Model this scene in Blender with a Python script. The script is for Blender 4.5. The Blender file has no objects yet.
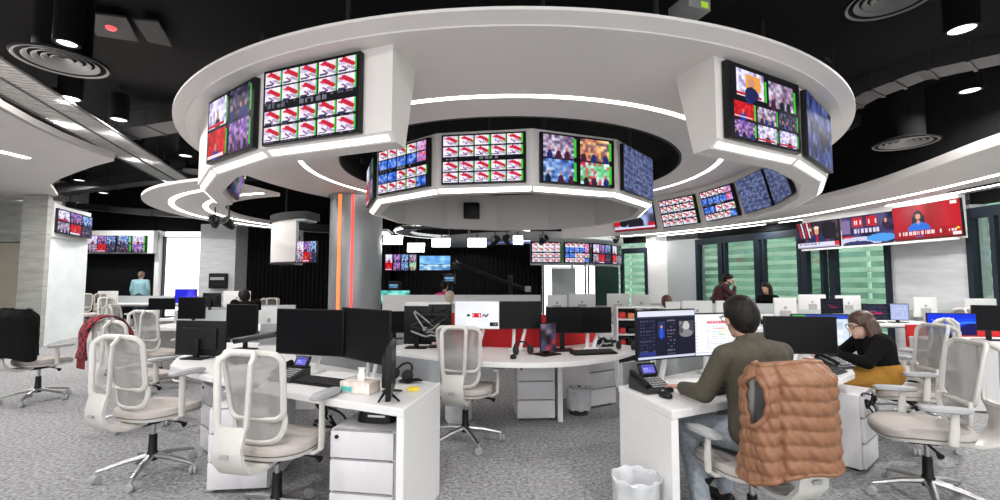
import bpy, bmesh, math, random
import numpy as np
from mathutils import Vector, Matrix, Quaternion
R = math.radians
PI = math.pi
C = bpy.context.scene.collection
rnd = random.Random(7)

# ------------------------------------------------------------------ camera
F, H = 460.0, 1.45
TH = math.atan(30 / F)
CT, ST = math.cos(TH), math.sin(TH)

def ray(px, py):
    xc, yc = (px - 500) / F, (250 - py) / F
    return Vector((xc, CT - yc * ST, ST + yc * CT))

def fl(px, py, z=0.0):            # photo pixel -> the point at height z
    d = ray(px, py)
    return d * ((z - H) / d.z) + Vector((0, 0, H))

def at(px, py, Y):                # photo pixel -> the point at distance Y
    d = ray(px, py)
    return d * (Y / d.y) + Vector((0, 0, H))

cd = bpy.data.cameras.new('camera')
cd.sensor_width = 36
cd.lens = F / 1000 * 36
cd.clip_end = 300
cam = bpy.data.objects.new('camera', cd)
C.objects.link(cam)
cam.location = (0, 0, H)
cam.rotation_euler = (PI / 2 + TH, 0, 0)
bpy.context.scene.camera = cam

# ------------------------------------------------------------------ materials
MATS = {}

def mat(name, col, rough=0.5, metal=0.0, emit=0.0, var=0.06, scale=30.0, bump=0.0, alpha=1.0, coords='Object', stretch=None, spec=0.5):
    if name in MATS:
        return MATS[name]
    m = bpy.data.materials.new(name)
    m.use_nodes = True
    nt = m.node_tree
    b = nt.nodes['Principled BSDF']
    b.inputs['Roughness'].default_value = rough
    b.inputs['Metallic'].default_value = metal
    b.inputs['Specular IOR Level'].default_value = spec
    b.inputs['Base Color'].default_value = (*col, 1)
    if emit > 0:
        b.inputs['Emission Color'].default_value = (*col, 1)
        b.inputs['Emission Strength'].default_value = emit
    if var > 0 or bump > 0:
        tc = nt.nodes.new('ShaderNodeTexCoord')
        mp = nt.nodes.new('ShaderNodeMapping')
        if stretch:
            mp.inputs['Scale'].default_value = stretch
        nz = nt.nodes.new('ShaderNodeTexNoise')
        nz.inputs['Scale'].default_value = scale
        nz.inputs['Detail'].default_value = 3
        nt.links.new(tc.outputs[coords], mp.inputs['Vector'])
        nt.links.new(mp.outputs['Vector'], nz.inputs['Vector'])
        if var > 0 and emit == 0:
            cr = nt.nodes.new('ShaderNodeValToRGB')
            cr.color_ramp.elements[0].position = 0.3
            cr.color_ramp.elements[1].position = 0.7
            cr.color_ramp.elements[0].color = (*[max(0, c * (1 - var)) for c in col], 1)
            cr.color_ramp.elements[1].color = (*[min(1, c * (1 + var)) for c in col], 1)
            nt.links.new(nz.outputs['Fac'], cr.inputs['Fac'])
            nt.links.new(cr.outputs['Color'], b.inputs['Base Color'])
        if bump > 0:
            bp = nt.nodes.new('ShaderNodeBump')
            bp.inputs['Strength'].default_value = bump
            bp.inputs['Distance'].default_value = 0.01
            nt.links.new(nz.outputs['Fac'], bp.inputs['Height'])
            nt.links.new(bp.outputs['Normal'], b.inputs['Normal'])
    if alpha < 1:
        out = nt.nodes['Material Output']
        tr = nt.nodes.new('ShaderNodeBsdfTransparent')
        mx = nt.nodes.new('ShaderNodeMixShader')
        mx.inputs['Fac'].default_value = alpha
        nt.links.new(tr.outputs[0], mx.inputs[1])
        nt.links.new(b.outputs[0], mx.inputs[2])
        nt.links.new(mx.outputs[0], out.inputs['Surface'])
    MATS[name] = m
    return m

WHITE = mat('white_laminate', (0.76, 0.755, 0.745), 0.35, var=0.02)
SOFFIT = mat('white_plaster', (0.72, 0.685, 0.66), 0.6, var=0.015, scale=3)
FRAMEW = mat('ivory_plastic', (0.60, 0.58, 0.545), 0.4, var=0.03)
SEATF = mat('warm_grey_fabric', (0.46, 0.42, 0.395), 0.9, var=0.10, scale=180, bump=0.15)
MESHF = mat('grey_mesh_weave', (0.32, 0.315, 0.305), 0.8, var=0.12, scale=220, alpha=0.76)
PADG = mat('grey_arm_rubber', (0.36, 0.36, 0.37), 0.55)
CHROME = mat('polished_aluminium', (0.45, 0.45, 0.45), 0.36, metal=1.0)
STEELG = mat('silver_grey_plastic', (0.35, 0.35, 0.35), 0.4)
BLACKP = mat('black_plastic', (0.008, 0.008, 0.009), 0.45, var=0.1, spec=0.25)
BLACKS = mat('black_glossy_screen', (0.004, 0.004, 0.005), 0.35, var=0.05, spec=0.12)
DARKG = mat('dark_grey_plastic', (0.03, 0.03, 0.033), 0.5, spec=0.3)
BLACKC = mat('black_ceiling_paint', (0.003, 0.003, 0.003), 0.9, var=0.2, scale=2, spec=0.15)
DUCTM = mat('dark_painted_duct', (0.016, 0.016, 0.017), 0.6, var=0.15, scale=2, spec=0.3)
DUCTG = mat('grey_galvanised_duct', (0.10, 0.10, 0.10), 0.5, var=0.15, scale=3)
LED = mat('led_strip_glow', (1.0, 0.98, 0.95), 0.5, emit=2.2, var=0)
LEDC = mat('ceiling_led_glow', (1.0, 0.98, 0.95), 0.5, emit=7.0, var=0)
SOFTBOX = mat('softbox_glow', (1.0, 1.0, 1.0), 0.5, emit=9.0, var=0)
LAMPR = mat('lamp_reflector', (1.0, 0.95, 0.98), 0.5, emit=1.0, var=0)
REDLED = mat('red_led_glow', (1.0, 0.07, 0.05), 0.5, emit=1.2, var=0)
ORLED = mat('orange_led_glow', (1.0, 0.16, 0.045), 0.5, emit=1.6, var=0)
BLUELED = mat('blue_led_glow', (0.16, 0.26, 1.0), 0.5, emit=1.3, var=0)
CURT = mat('black_curtain_cloth', (0.008, 0.008, 0.009), 0.95, var=0.2, spec=0.1)
REDP = mat('red_felt_panel', (0.58, 0.012, 0.018), 0.8, var=0.08, scale=90)
GREYP = mat('grey_felt_panel', (0.27, 0.28, 0.29), 0.85, var=0.08, scale=90)
LGREY = mat('light_grey_panel', (0.42, 0.45, 0.45), 0.6)
PILLG = mat('satin_grey_metal', (0.36, 0.37, 0.38), 0.35, metal=0.5)
FRAMED = mat('dark_window_metal', (0.012, 0.018, 0.028), 0.5, spec=0.25)
GREENP = mat('dark_green_blind', (0.012, 0.045, 0.035), 0.6)
LOUV = mat('pale_green_louvre', (0.82, 0.90, 0.83), 0.6, var=0.12, scale=2)
LOUVB = mat('mid_green_wall', (0.12, 0.225, 0.165), 0.7, var=0.5, scale=0.8)
SKIN = mat('skin', (0.56, 0.31, 0.22), 0.5, var=0.06)
SKINP = mat('pale_skin', (0.66, 0.42, 0.33), 0.5, var=0.06)
DARKHAIR = mat('dark_brown_hair', (0.012, 0.009, 0.008), 0.45, var=0.5, scale=60, stretch=(1, 1, 0.15), bump=0.4, spec=0.15)
BROWNHAIR = mat('chestnut_hair', (0.065, 0.030, 0.018), 0.45, var=0.5, scale=60, stretch=(1, 1, 0.15), bump=0.4)
OLIVE = mat('olive_cotton', (0.064, 0.056, 0.038), 0.9, var=0.15, scale=40, bump=0.2)
JEANS = mat('pale_grey_denim', (0.30, 0.33, 0.37), 0.85, var=0.2, scale=40)
BLACKCL = mat('black_knit', (0.006, 0.006, 0.006), 0.95, var=0.2, spec=0.15)
MUSTARD = mat('mustard_cloth', (0.36, 0.17, 0.018), 0.85, var=0.1)
MAROON = mat('maroon_cloth', (0.055, 0.012, 0.018), 0.85, var=0.15)
BLUESH = mat('light_blue_shirt', (0.26, 0.46, 0.52), 0.8, var=0.08)
PINK = mat('hot_pink_top', (0.75, 0.03, 0.24), 0.8, var=0.08)
NAVY = mat('navy_trousers', (0.02, 0.03, 0.06), 0.85)
VEST = mat('caramel_nylon', (0.235, 0.105, 0.052), 0.5, var=0.10, scale=25, bump=0.15)
LINING = mat('dark_lining', (0.03, 0.022, 0.02), 0.7)
PAPER = mat('white_paper', (0.82, 0.82, 0.80), 0.7, var=0.02)
PEDW = mat('pedestal_white', (0.66, 0.645, 0.66), 0.45, var=0.02)
PEDG = mat('pedestal_groove', (0.30, 0.29, 0.31), 0.5)

def carpet():
    m = mat('grey_carpet', (0.3, 0.3, 0.3), 0.95, var=0)
    nt = m.node_tree
    b = nt.nodes['Principled BSDF']
    tc = nt.nodes.new('ShaderNodeTexCoord')
    n1 = nt.nodes.new('ShaderNodeTexNoise'); n1.inputs['Scale'].default_value = 34; n1.inputs['Detail'].default_value = 5; n1.inputs['Roughness'].default_value = 0.75
    n2 = nt.nodes.new('ShaderNodeTexNoise'); n2.inputs['Scale'].default_value = 0.8
    ad = nt.nodes.new('ShaderNodeMath'); ad.operation = 'MULTIPLY_ADD'; ad.inputs[1].default_value = 0.12
    cr = nt.nodes.new('ShaderNodeValToRGB')
    cr.color_ramp.elements[0].position = 0.40; cr.color_ramp.elements[0].color = (0.115, 0.115, 0.117, 1)
    cr.color_ramp.elements[1].position = 0.70; cr.color_ramp.elements[1].color = (0.44, 0.44, 0.443, 1)
    bp = nt.nodes.new('ShaderNodeBump'); bp.inputs['Strength'].default_value = 0.5; bp.inputs['Distance'].default_value = 0.01
    for n in (n1, n2):
        nt.links.new(tc.outputs['Object'], n.inputs['Vector'])
    nt.links.new(n2.outputs['Fac'], ad.inputs[0]); nt.links.new(n1.outputs['Fac'], ad.inputs[2])
    nt.links.new(ad.outputs[0], cr.inputs['Fac'])
    nt.links.new(cr.outputs['Color'], b.inputs['Base Color'])
    nt.links.new(n1.outputs['Fac'], bp.inputs['Height']); nt.links.new(bp.outputs['Normal'], b.inputs['Normal'])
    b.inputs['Specular IOR Level'].default_value = 0.2
    return m
CARPET = carpet()

def concrete(name, c0, c1, sc=(1, 1, 6)):
    m = mat(name, c0, 0.75, var=0)
    nt = m.node_tree
    b = nt.nodes['Principled BSDF']
    tc = nt.nodes.new('ShaderNodeTexCoord'); mp = nt.nodes.new('ShaderNodeMapping'); mp.inputs['Scale'].default_value = sc
    nz = nt.nodes.new('ShaderNodeTexNoise'); nz.inputs['Scale'].default_value = 1.6; nz.inputs['Detail'].default_value = 8; nz.inputs['Roughness'].default_value = 0.65
    cr = nt.nodes.new('ShaderNodeValToRGB')
    cr.color_ramp.elements[0].position = 0.3; cr.color_ramp.elements[0].color = (*c0, 1)
    cr.color_ramp.elements[1].position = 0.7; cr.color_ramp.elements[1].color = (*c1, 1)
    nt.links.new(tc.outputs['Object'], mp.inputs['Vector']); nt.links.new(mp.outputs['Vector'], nz.inputs['Vector'])
    nt.links.new(nz.outputs['Fac'], cr.inputs['Fac']); nt.links.new(cr.outputs['Color'], b.inputs['Base Color'])
    return m
CONC = concrete('board_marked_concrete', (0.27, 0.27, 0.25), (0.44, 0.44, 0.41))
CONCP = concrete('pale_concrete', (0.50, 0.51, 0.53), (0.66, 0.66, 0.68), (1, 1, 8))
BEIGE = concrete('beige_stone', (0.40, 0.36, 0.29), (0.50, 0.45, 0.37))
FROST = concrete('white_glass_wall', (0.74, 0.80, 0.79), (0.86, 0.90, 0.89), (1, 1, 2))

def glass(name, tint):
    m = bpy.data.materials.new(name); m.use_nodes = True
    nt = m.node_tree
    out = nt.nodes['Material Output']
    nt.nodes.remove(nt.nodes['Principled BSDF'])
    t = nt.nodes.new('ShaderNodeBsdfTransparent'); t.inputs[0].default_value = (*tint, 1)
    g = nt.nodes.new('ShaderNodeBsdfGlossy'); g.inputs['Roughness'].default_value = 0.05
    fr = nt.nodes.new('ShaderNodeFresnel'); fr.inputs[0].default_value = 1.45
    mx = nt.nodes.new('ShaderNodeMixShader')
    nt.links.new(fr.outputs[0], mx.inputs[0]); nt.links.new(t.outputs[0], mx.inputs[1]); nt.links.new(g.outputs[0], mx.inputs[2])
    nt.links.new(mx.outputs[0], out.inputs['Surface'])
    return m
GLASS = glass('green_window_glass', (.86, .94, .89))
GLASSC = glass('clear_window_glass', (.95, .95, .95))

def screenmat():
    m = bpy.data.materials.new('lit_display'); m.use_nodes = True
    nt = m.node_tree
    b = nt.nodes['Principled BSDF']
    a = nt.nodes.new('ShaderNodeVertexColor'); a.layer_name = 'picture'
    b.inputs['Base Color'].default_value = (0.01, 0.01, 0.012, 1)
    b.inputs['Roughness'].default_value = 0.5
    b.inputs['Specular IOR Level'].default_value = 0.03
    nt.links.new(a.outputs['Color'], b.inputs['Emission Color'])
    b.inputs['Emission Strength'].default_value = 1.0
    return m
SCREEN = screenmat()

def louvre():
    m = mat('pale_green_louvre', (0.82, 0.90, 0.83), 0.6, var=0.10, scale=2) if 'pale_green_louvre' not in MATS else MATS['pale_green_louvre']
    nt = m.node_tree
    b = nt.nodes['Principled BSDF']; out = nt.nodes['Material Output']
    t = nt.nodes.new('ShaderNodeBsdfTranslucent'); t.inputs[0].default_value = (0.80, 0.90, 0.82, 1)
    mx = nt.nodes.new('ShaderNodeMixShader'); mx.inputs['Fac'].default_value = 0.6
    nt.links.new(b.outputs[0], mx.inputs[1]); nt.links.new(t.outputs[0], mx.inputs[2]); nt.links.new(mx.outputs[0], out.inputs['Surface'])
louvre()
# ------------------------------------------------------------------ mesh helpers
class MB:
    def __init__(s, M=None):
        s.bm = bmesh.new()
        s.M = M or Matrix()

    def add(s, vs, fs, M=None):
        T = s.M @ M if M is not None else s.M
        bv = [s.bm.verts.new(T @ Vector(v)) for v in vs]
        for f in fs:
            try:
                s.bm.faces.new([bv[i] for i in f])
            except ValueError:
                pass
        return s

    def box(s, c, d, bev=0.0, M=None, seg=2):
        t = bmesh.new()
        bmesh.ops.create_cube(t, size=1)
        for v in t.verts:
            v.co = Vector((v.co.x * d[0] + c[0], v.co.y * d[1] + c[1], v.co.z * d[2] + c[2]))
        if bev > 0:
            bmesh.ops.bevel(t, geom=t.edges[:], offset=min(bev, min(d) * 0.45), segments=seg, profile=0.6, affect='EDGES', clamp_overlap=True)
        return s.take(t, M)

    def take(s, t, M=None):
        t.verts.index_update()
        s.add([v.co.copy() for v in t.verts], [[v.index for v in f.verts] for f in t.faces], M)
        t.free()
        return s

    def loft(s, rings, cap=True, closed=True, M=None):
        n = len(rings[0])
        vs = [p for r in rings for p in r]
        fs = []
        for i in range(len(rings) - 1):
            for j in range(n if closed else n - 1):
                k = (j + 1) % n
                fs.append([i * n + j, i * n + k, (i + 1) * n + k, (i + 1) * n + j])
        if cap:
            fs.append(list(range(n))[::-1])
            fs.append([(len(rings) - 1) * n + j for j in range(n)])
        return s.add(vs, fs, M)

    def tube(s, path, r, n=8, cap=True, closed=False, flat=1.0, up=None, M=None):
        P = [Vector(p) for p in path]
        m = len(P)
        rr = r if isinstance(r, (list, tuple)) else [r] * m
        rings = []
        t0 = None
        N = None
        for i in range(m):
            if closed:
                t = (P[(i + 1) % m] - P[i - 1]).normalized()
            else:
                t = (P[min(i + 1, m - 1)] - P[max(i - 1, 0)]).normalized()
            if up is not None:
                N = Vector(up) - t * t.dot(Vector(up))
                N = N.normalized() if N.length > 1e-5 else t.orthogonal().normalized()
            elif N is None:
                N = t.orthogonal().normalized()
            else:
                N = (t0.rotation_difference(t) @ N)
                N = (N - t * N.dot(t)).normalized()
            B = t.cross(N)
            t0 = t
            rings.append([P[i] + N * math.cos(2 * PI * k / n) * rr[i] * flat + B * math.sin(2 * PI * k / n) * rr[i] for k in range(n)])
        if closed:
            rings.append(rings[0])
            return s.loft(rings, False, True, M)
        return s.loft(rings, cap, True, M)

    def cyl(s, p0, p1, r0, r1=None, n=16, M=None):
        return s.tube([p0, p1], [r0, r0 if r1 is None else r1], n, M=M)

    def lathe(s, prof, n=48, a0=0.0, a1=2 * PI, c=(0, 0, 0), loop=False, M=None):
        full = abs(a1 - a0 - 2 * PI) < 1e-6
        k = n if full else n + 1
        rings = []
        for i in range(k):
            a = a0 + (a1 - a0) * i / n
            rings.append([(c[0] + r * math.sin(a), c[1] - r * math.cos(a), c[2] + z) for r, z in prof])
        if full:
            rings.append(rings[0])
        return s.loft(rings, cap=(loop and not full), closed=loop, M=M)

    def prism(s, pts, z0, z1, bev=0.0, M=None):
        t = bmesh.new()
        lo = [t.verts.new((p[0], p[1], z0)) for p in pts]
        hi = [t.verts.new((p[0], p[1], z1)) for p in pts]
        n = len(pts)
        t.faces.new(lo[::-1]); t.faces.new(hi)
        for i in range(n):
            t.faces.new([lo[i], lo[(i + 1) % n], hi[(i + 1) % n], hi[i]])
        bmesh.ops.recalc_face_normals(t, faces=t.faces[:])
        if bev > 0:
            bmesh.ops.bevel(t, geom=t.edges[:], offset=bev, segments=2, affect='EDGES', clamp_overlap=True)
        return s.take(t, M)

    def ell(s, c, r, n=16, M=None):
        t = bmesh.new()
        bmesh.ops.create_uvsphere(t, u_segments=n, v_segments=max(6, n * 2 // 3), radius=1)
        for v in t.verts:
            v.co = Vector((v.co.x * r[0] + c[0], v.co.y * r[1] + c[1], v.co.z * r[2] + c[2]))
        return s.take(t, M)

    def caps(s, p0, r0, p1, r1, n=12):
        p0, p1 = Vector(p0), Vector(p1)
        d = p1 - p0
        L = d.length
        if L < 1e-5:
            return s.ell(p0, (r0, r0, r0), n)
        d /= L
        path, rr = [], []
        for k in range(6):
            a = PI / 2 * (k / 5)
            path.append(p0 - d * r0 * math.cos(a) * 1.0); rr.append(max(1e-4, r0 * math.sin(a)))
        for k in range(6):
            a = PI / 2 * (k / 5)
            path.append(p1 + d * r1 * math.sin(a)); rr.append(max(1e-4, r1 * math.cos(a)))
        N = d.orthogonal().normalized(); B = d.cross(N)
        rings = [[path[i] + (N * math.cos(2 * PI * k / n) + B * math.sin(2 * PI * k / n)) * rr[i] for k in range(n)] for i in range(len(path))]
        return s.loft(rings)

    def build(s, name, m, parent=None, smooth=38, weld=False):
        if weld:
            bmesh.ops.remove_doubles(s.bm, verts=s.bm.verts[:], dist=1e-5)
        bmesh.ops.recalc_face_normals(s.bm, faces=s.bm.faces[:])
        me = bpy.data.meshes.new(name)
        s.bm.to_mesh(me); s.bm.free()
        for x in (m if isinstance(m, (list, tuple)) else [m]):
            me.materials.append(x)
        if smooth:
            me.shade_smooth()
            me.set_sharp_from_angle(angle=R(smooth))
        o = bpy.data.objects.new(name, me)
        C.objects.link(o)
        if parent is not None:
            o.parent = parent
        return o

def tag(o, label, cat, group=None, kind='thing'):
    o['label'] = label; o['category'] = cat; o['kind'] = kind
    if group:
        o['group'] = group
    return o

def thing(name, label, cat, loc=(0, 0, 0), rz=0.0, group=None):
    o = bpy.data.objects.new(name, None)
    C.objects.link(o)
    o.empty_display_size = 0.1
    o.location = loc; o.rotation_euler = (0, 0, rz)
    return tag(o, label, cat, group)

def struct(o):
    o['kind'] = 'structure'
    return o

def kids(o):
    return [c for c in C.objects if c.parent == o]

def copy_tree(o, tree=None):
    c = o.copy(); C.objects.link(c)
    for ch in kids(o):
        d = copy_tree(ch); d.parent = c
    return c

def dup(o, label, loc, rz, group=None):
    c = copy_tree(o)
    c.location = loc; c.rotation_euler = (0, 0, rz)
    c['label'] = label
    if group:
        c['group'] = group
    return c

def face_rz(fx, fy):            # rotation that turns local +Y to (fx, fy)
    return math.atan2(-fx, fy)

def blob(name, prims, voxel, m, parent, smooth_it=4):
    """one continuous surface from tapered capsules and ellipsoids"""
    b = MB()
    for p in prims:
        if p[0] == 'c':
            b.caps(*p[1:])
        else:
            M = Matrix.Translation(Vector(p[1])) @ (p[3] if len(p) > 3 else Matrix())
            b.ell((0, 0, 0), p[2], 18, M)
    o = b.build(name, m, None, smooth=0)
    md = o.modifiers.new('r', 'REMESH'); md.mode = 'VOXEL'; md.voxel_size = voxel
    sm = o.modifiers.new('s', 'SMOOTH'); sm.factor = 0.5; sm.iterations = smooth_it
    dg = bpy.context.evaluated_depsgraph_get()
    me = bpy.data.meshes.new_from_object(o.evaluated_get(dg))
    o.modifiers.clear()
    o.data = me
    me.name = name
    me.shade_smooth()
    if not me.materials:
        me.materials.append(m)
    o.parent = parent
    return o

# ------------------------------------------------------------------ pictures shown on the displays
class Cv:
    def __init__(s, w, h, col=(0.02, 0.02, 0.03), seed=1):
        s.w, s.h = w, h
        s.a = np.zeros((h, w, 3)); s.a[:] = col
        s.g = np.random.RandomState(seed)
        s.Y, s.X = np.mgrid[0:h, 0:w]
        s.X = (s.X + .5) / w; s.Y = (s.Y + .5) / h       # 0..1, y down

    def rect(s, x0, y0, x1, y1, c):
        m = (s.X >= x0) & (s.X < x1) & (s.Y >= y0) & (s.Y < y1)
        s.a[m] = c

    def ell(s, cx, cy, rx, ry, c):
        m = ((s.X - cx) / rx) ** 2 + ((s.Y - cy) / ry) ** 2 < 1
        s.a[m] = c

    def band(s, x0, y0, x1, y1, w, c, clip=None):
        dx, dy = x1 - x0, y1 - y0
        L = dx * dx + dy * dy
        t = np.clip(((s.X - x0) * dx + (s.Y - y0) * dy) / L, 0, 1)
        m = (s.X - x0 - t * dx) ** 2 + (s.Y - y0 - t * dy) ** 2 < w * w
        if clip:
            m &= (s.X >= clip[0]) & (s.X < clip[2]) & (s.Y >= clip[1]) & (s.Y < clip[3])
        s.a[m] = c

    def noise(s, x0, y0, x1, y1, nx, ny, cols, mix=1.0):
        m = (s.X >= x0) & (s.X < x1) & (s.Y >= y0) & (s.Y < y1)
        pal = np.array(cols)[s.g.randint(0, len(cols), (ny, nx))]
        pal = np.clip(pal + s.g.uniform(-.08, .08, (ny, nx, 1)), 0, 1)
        fx = np.clip((s.X[m] - x0) / (x1 - x0) * nx - .5, 0, nx - 1); fy = np.clip((s.Y[m] - y0) / (y1 - y0) * ny - .5, 0, ny - 1)
        ix, iy = np.minimum(fx.astype(int), max(nx - 2, 0)), np.minimum(fy.astype(int), max(ny - 2, 0))
        tx, ty = (fx - ix)[:, None], (fy - iy)[:, None]
        tx, ty = tx * tx * (3 - 2 * tx), ty * ty * (3 - 2 * ty)
        jx, jy = np.minimum(ix + 1, nx - 1), np.minimum(iy + 1, ny - 1)
        c = (pal[iy, ix] * (1 - tx) + pal[iy, jx] * tx) * (1 - ty) + (pal[jy, ix] * (1 - tx) + pal[jy, jx] * tx) * ty
        s.a[m] = s.a[m] * (1 - mix) + c * mix

    def dashes(s, x0, y0, x1, y1, c, n):
        for i in range(n):
            if s.g.rand() < .8:
                u = x0 + (x1 - x0) * i / n
                s.rect(u, y0, u + (x1 - x0) / n * s.g.uniform(.4, .85), y1, c)

    def tile(s, x0, y0, x1, y1, style):
        w, h = x1 - x0, y1 - y0
        P = lambda u, v: (x0 + u * w, y0 + v * h)
        if style == 'red':
            s.rect(x0, y0, x1, y1, (.93, .90, .96))
            s.noise(x0, y0, x1, y0 + h * .5, 4, 2, [(.96, .92, .95), (.85, .78, .92), (.95, .85, .9)])
            clip = (x0, y0, x1, y1)
            s.band(*P(.36, .16), *P(.92, .56), h * .13, (.76, .10, .20), clip); s.band(*P(.14, .2), *P(.3, .3), h * .06, (.80, .25, .35), clip)
            s.band(*P(.6, .66), *P(.95, .86), h * .09, (.70, .62, .74), clip)
            s.band(*P(.3, .62), *P(.55, .85), h * .05, (.45, .28, .46), clip)
            s.rect(*P(.05, .86), *P(.5, .95), (.2, .2, .35))
        elif style == 'blue':
            s.rect(x0, y0, x1, y1, (.2, .42, .86))
            s.noise(x0, y0, x1, y1, 5, 4, [(.2, .42, .86), (.3, .5, .9), (.55, .65, .9), (.1, .25, .6)])
        elif style == 'flag':
            s.rect(x0, y0, x1, y1, (.8, .7, .9))
            s.noise(x0, y0, x1, y1, 5, 4, [(.8, .7, .9), (.6, .5, .8), (.9, .3, .4)])
        else:
            pals = {'crowd': [(.75, .7, .8), (.5, .42, .55), (.3, .28, .4), (.85, .8, .85), (.6, .5, .6)],
                    'warm': [(.9, .62, .35), (.8, .5, .4), (.5, .35, .4), (.95, .8, .6), (.4, .3, .3)],
                    'street': [(.3, .45, .75), (.55, .7, .9), (.4, .5, .7), (.75, .82, .92), (.2, .3, .5)],
                    'pale': [(.88, .86, .95), (.8, .78, .9), (.95, .93, .97), (.6, .55, .75)],
                    'redbg': [(.75, .07, .1), (.85, .12, .15), (.65, .05, .08)],
                    'dark': [(.15, .15, .22), (.25, .22, .35), (.4, .35, .5), (.1, .1, .15)],
                    'green': [(.3, .7, .4), (.5, .8, .6), (.8, .9, .9), (.8, .2, .3)],
                    'purple': [(.45, .3, .62), (.6, .45, .75), (.75, .6, .8), (.3, .2, .4)]}
            s.noise(x0, y0, x1, y1, 11, 8, pals[style])
            n = 1 if style in ('redbg', 'pale') else 3
            for i in range(n):
                u = (i + .5) / n + s.g.uniform(-.08, .08)
                k = 1.5 if n == 1 else 1
                body = [(.08, .09, .16), (.25, .1, .2), (.12, .15, .4)][s.g.randint(3)] if style != 'redbg' else (.12, .2, .6)
                s.ell(*P(u, 1.0), w * .10 * k, h * .34, body)
                s.ell(*P(u, .60), w * .036 * k, h * .10 * k, (.70, .48, .42))
            if style in ('redbg', 'pale'):
                s.rect(*P(.0, .86), *P(.9, .96), (.9, .85, .88) if style == 'redbg' else (.75, .1, .15))

    def meter(s, x, y0, y1, w):
        s.rect(x, y0, x + w, y1, (.22, .75, .18))

    def grid(s, blues=(), nx=5):
        rows = [(.02, .215), (.25, .445), (.555, .75), (.785, .975)]
        for r, (a, b) in enumerate(rows):
            for c in range(nx):
                x0 = .015 + c * .97 / nx
                x1 = x0 + .97 / nx * .87
                st = 'red'
                if (r, c) in blues:
                    st = blues[(r, c)]
                s.tile(x0, a, x1, b, st)
                if st == 'red':
                    s.meter(x1, a, b, .97 / nx * .085)
                s.dashes(x0, b + .005, x1, b + .028, (.35, .33, .4), 4)
        s.dashes(.05, .475, .3, .52, (.35, .35, .4), 5)
        s.dashes(.4, .465, .7, .525, (.42, .42, .45), 5)

    def quad(s, styles, nx=2, ny=2, gap=.02, bar=True):
        k = 0
        for r in range(ny):
            for c in range(nx):
                x0, y0 = gap + c / nx, gap + r / ny
                x1, y1 = (c + 1) / nx - gap, (r + 1) / ny - gap
                s.tile(x0, y0, x1 - (.05 if bar else 0), y1, styles[k % len(styles)])
                if bar:
                    s.meter(x1 - .045, y0 + .04, y1 - .03, .03)
                k += 1

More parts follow.
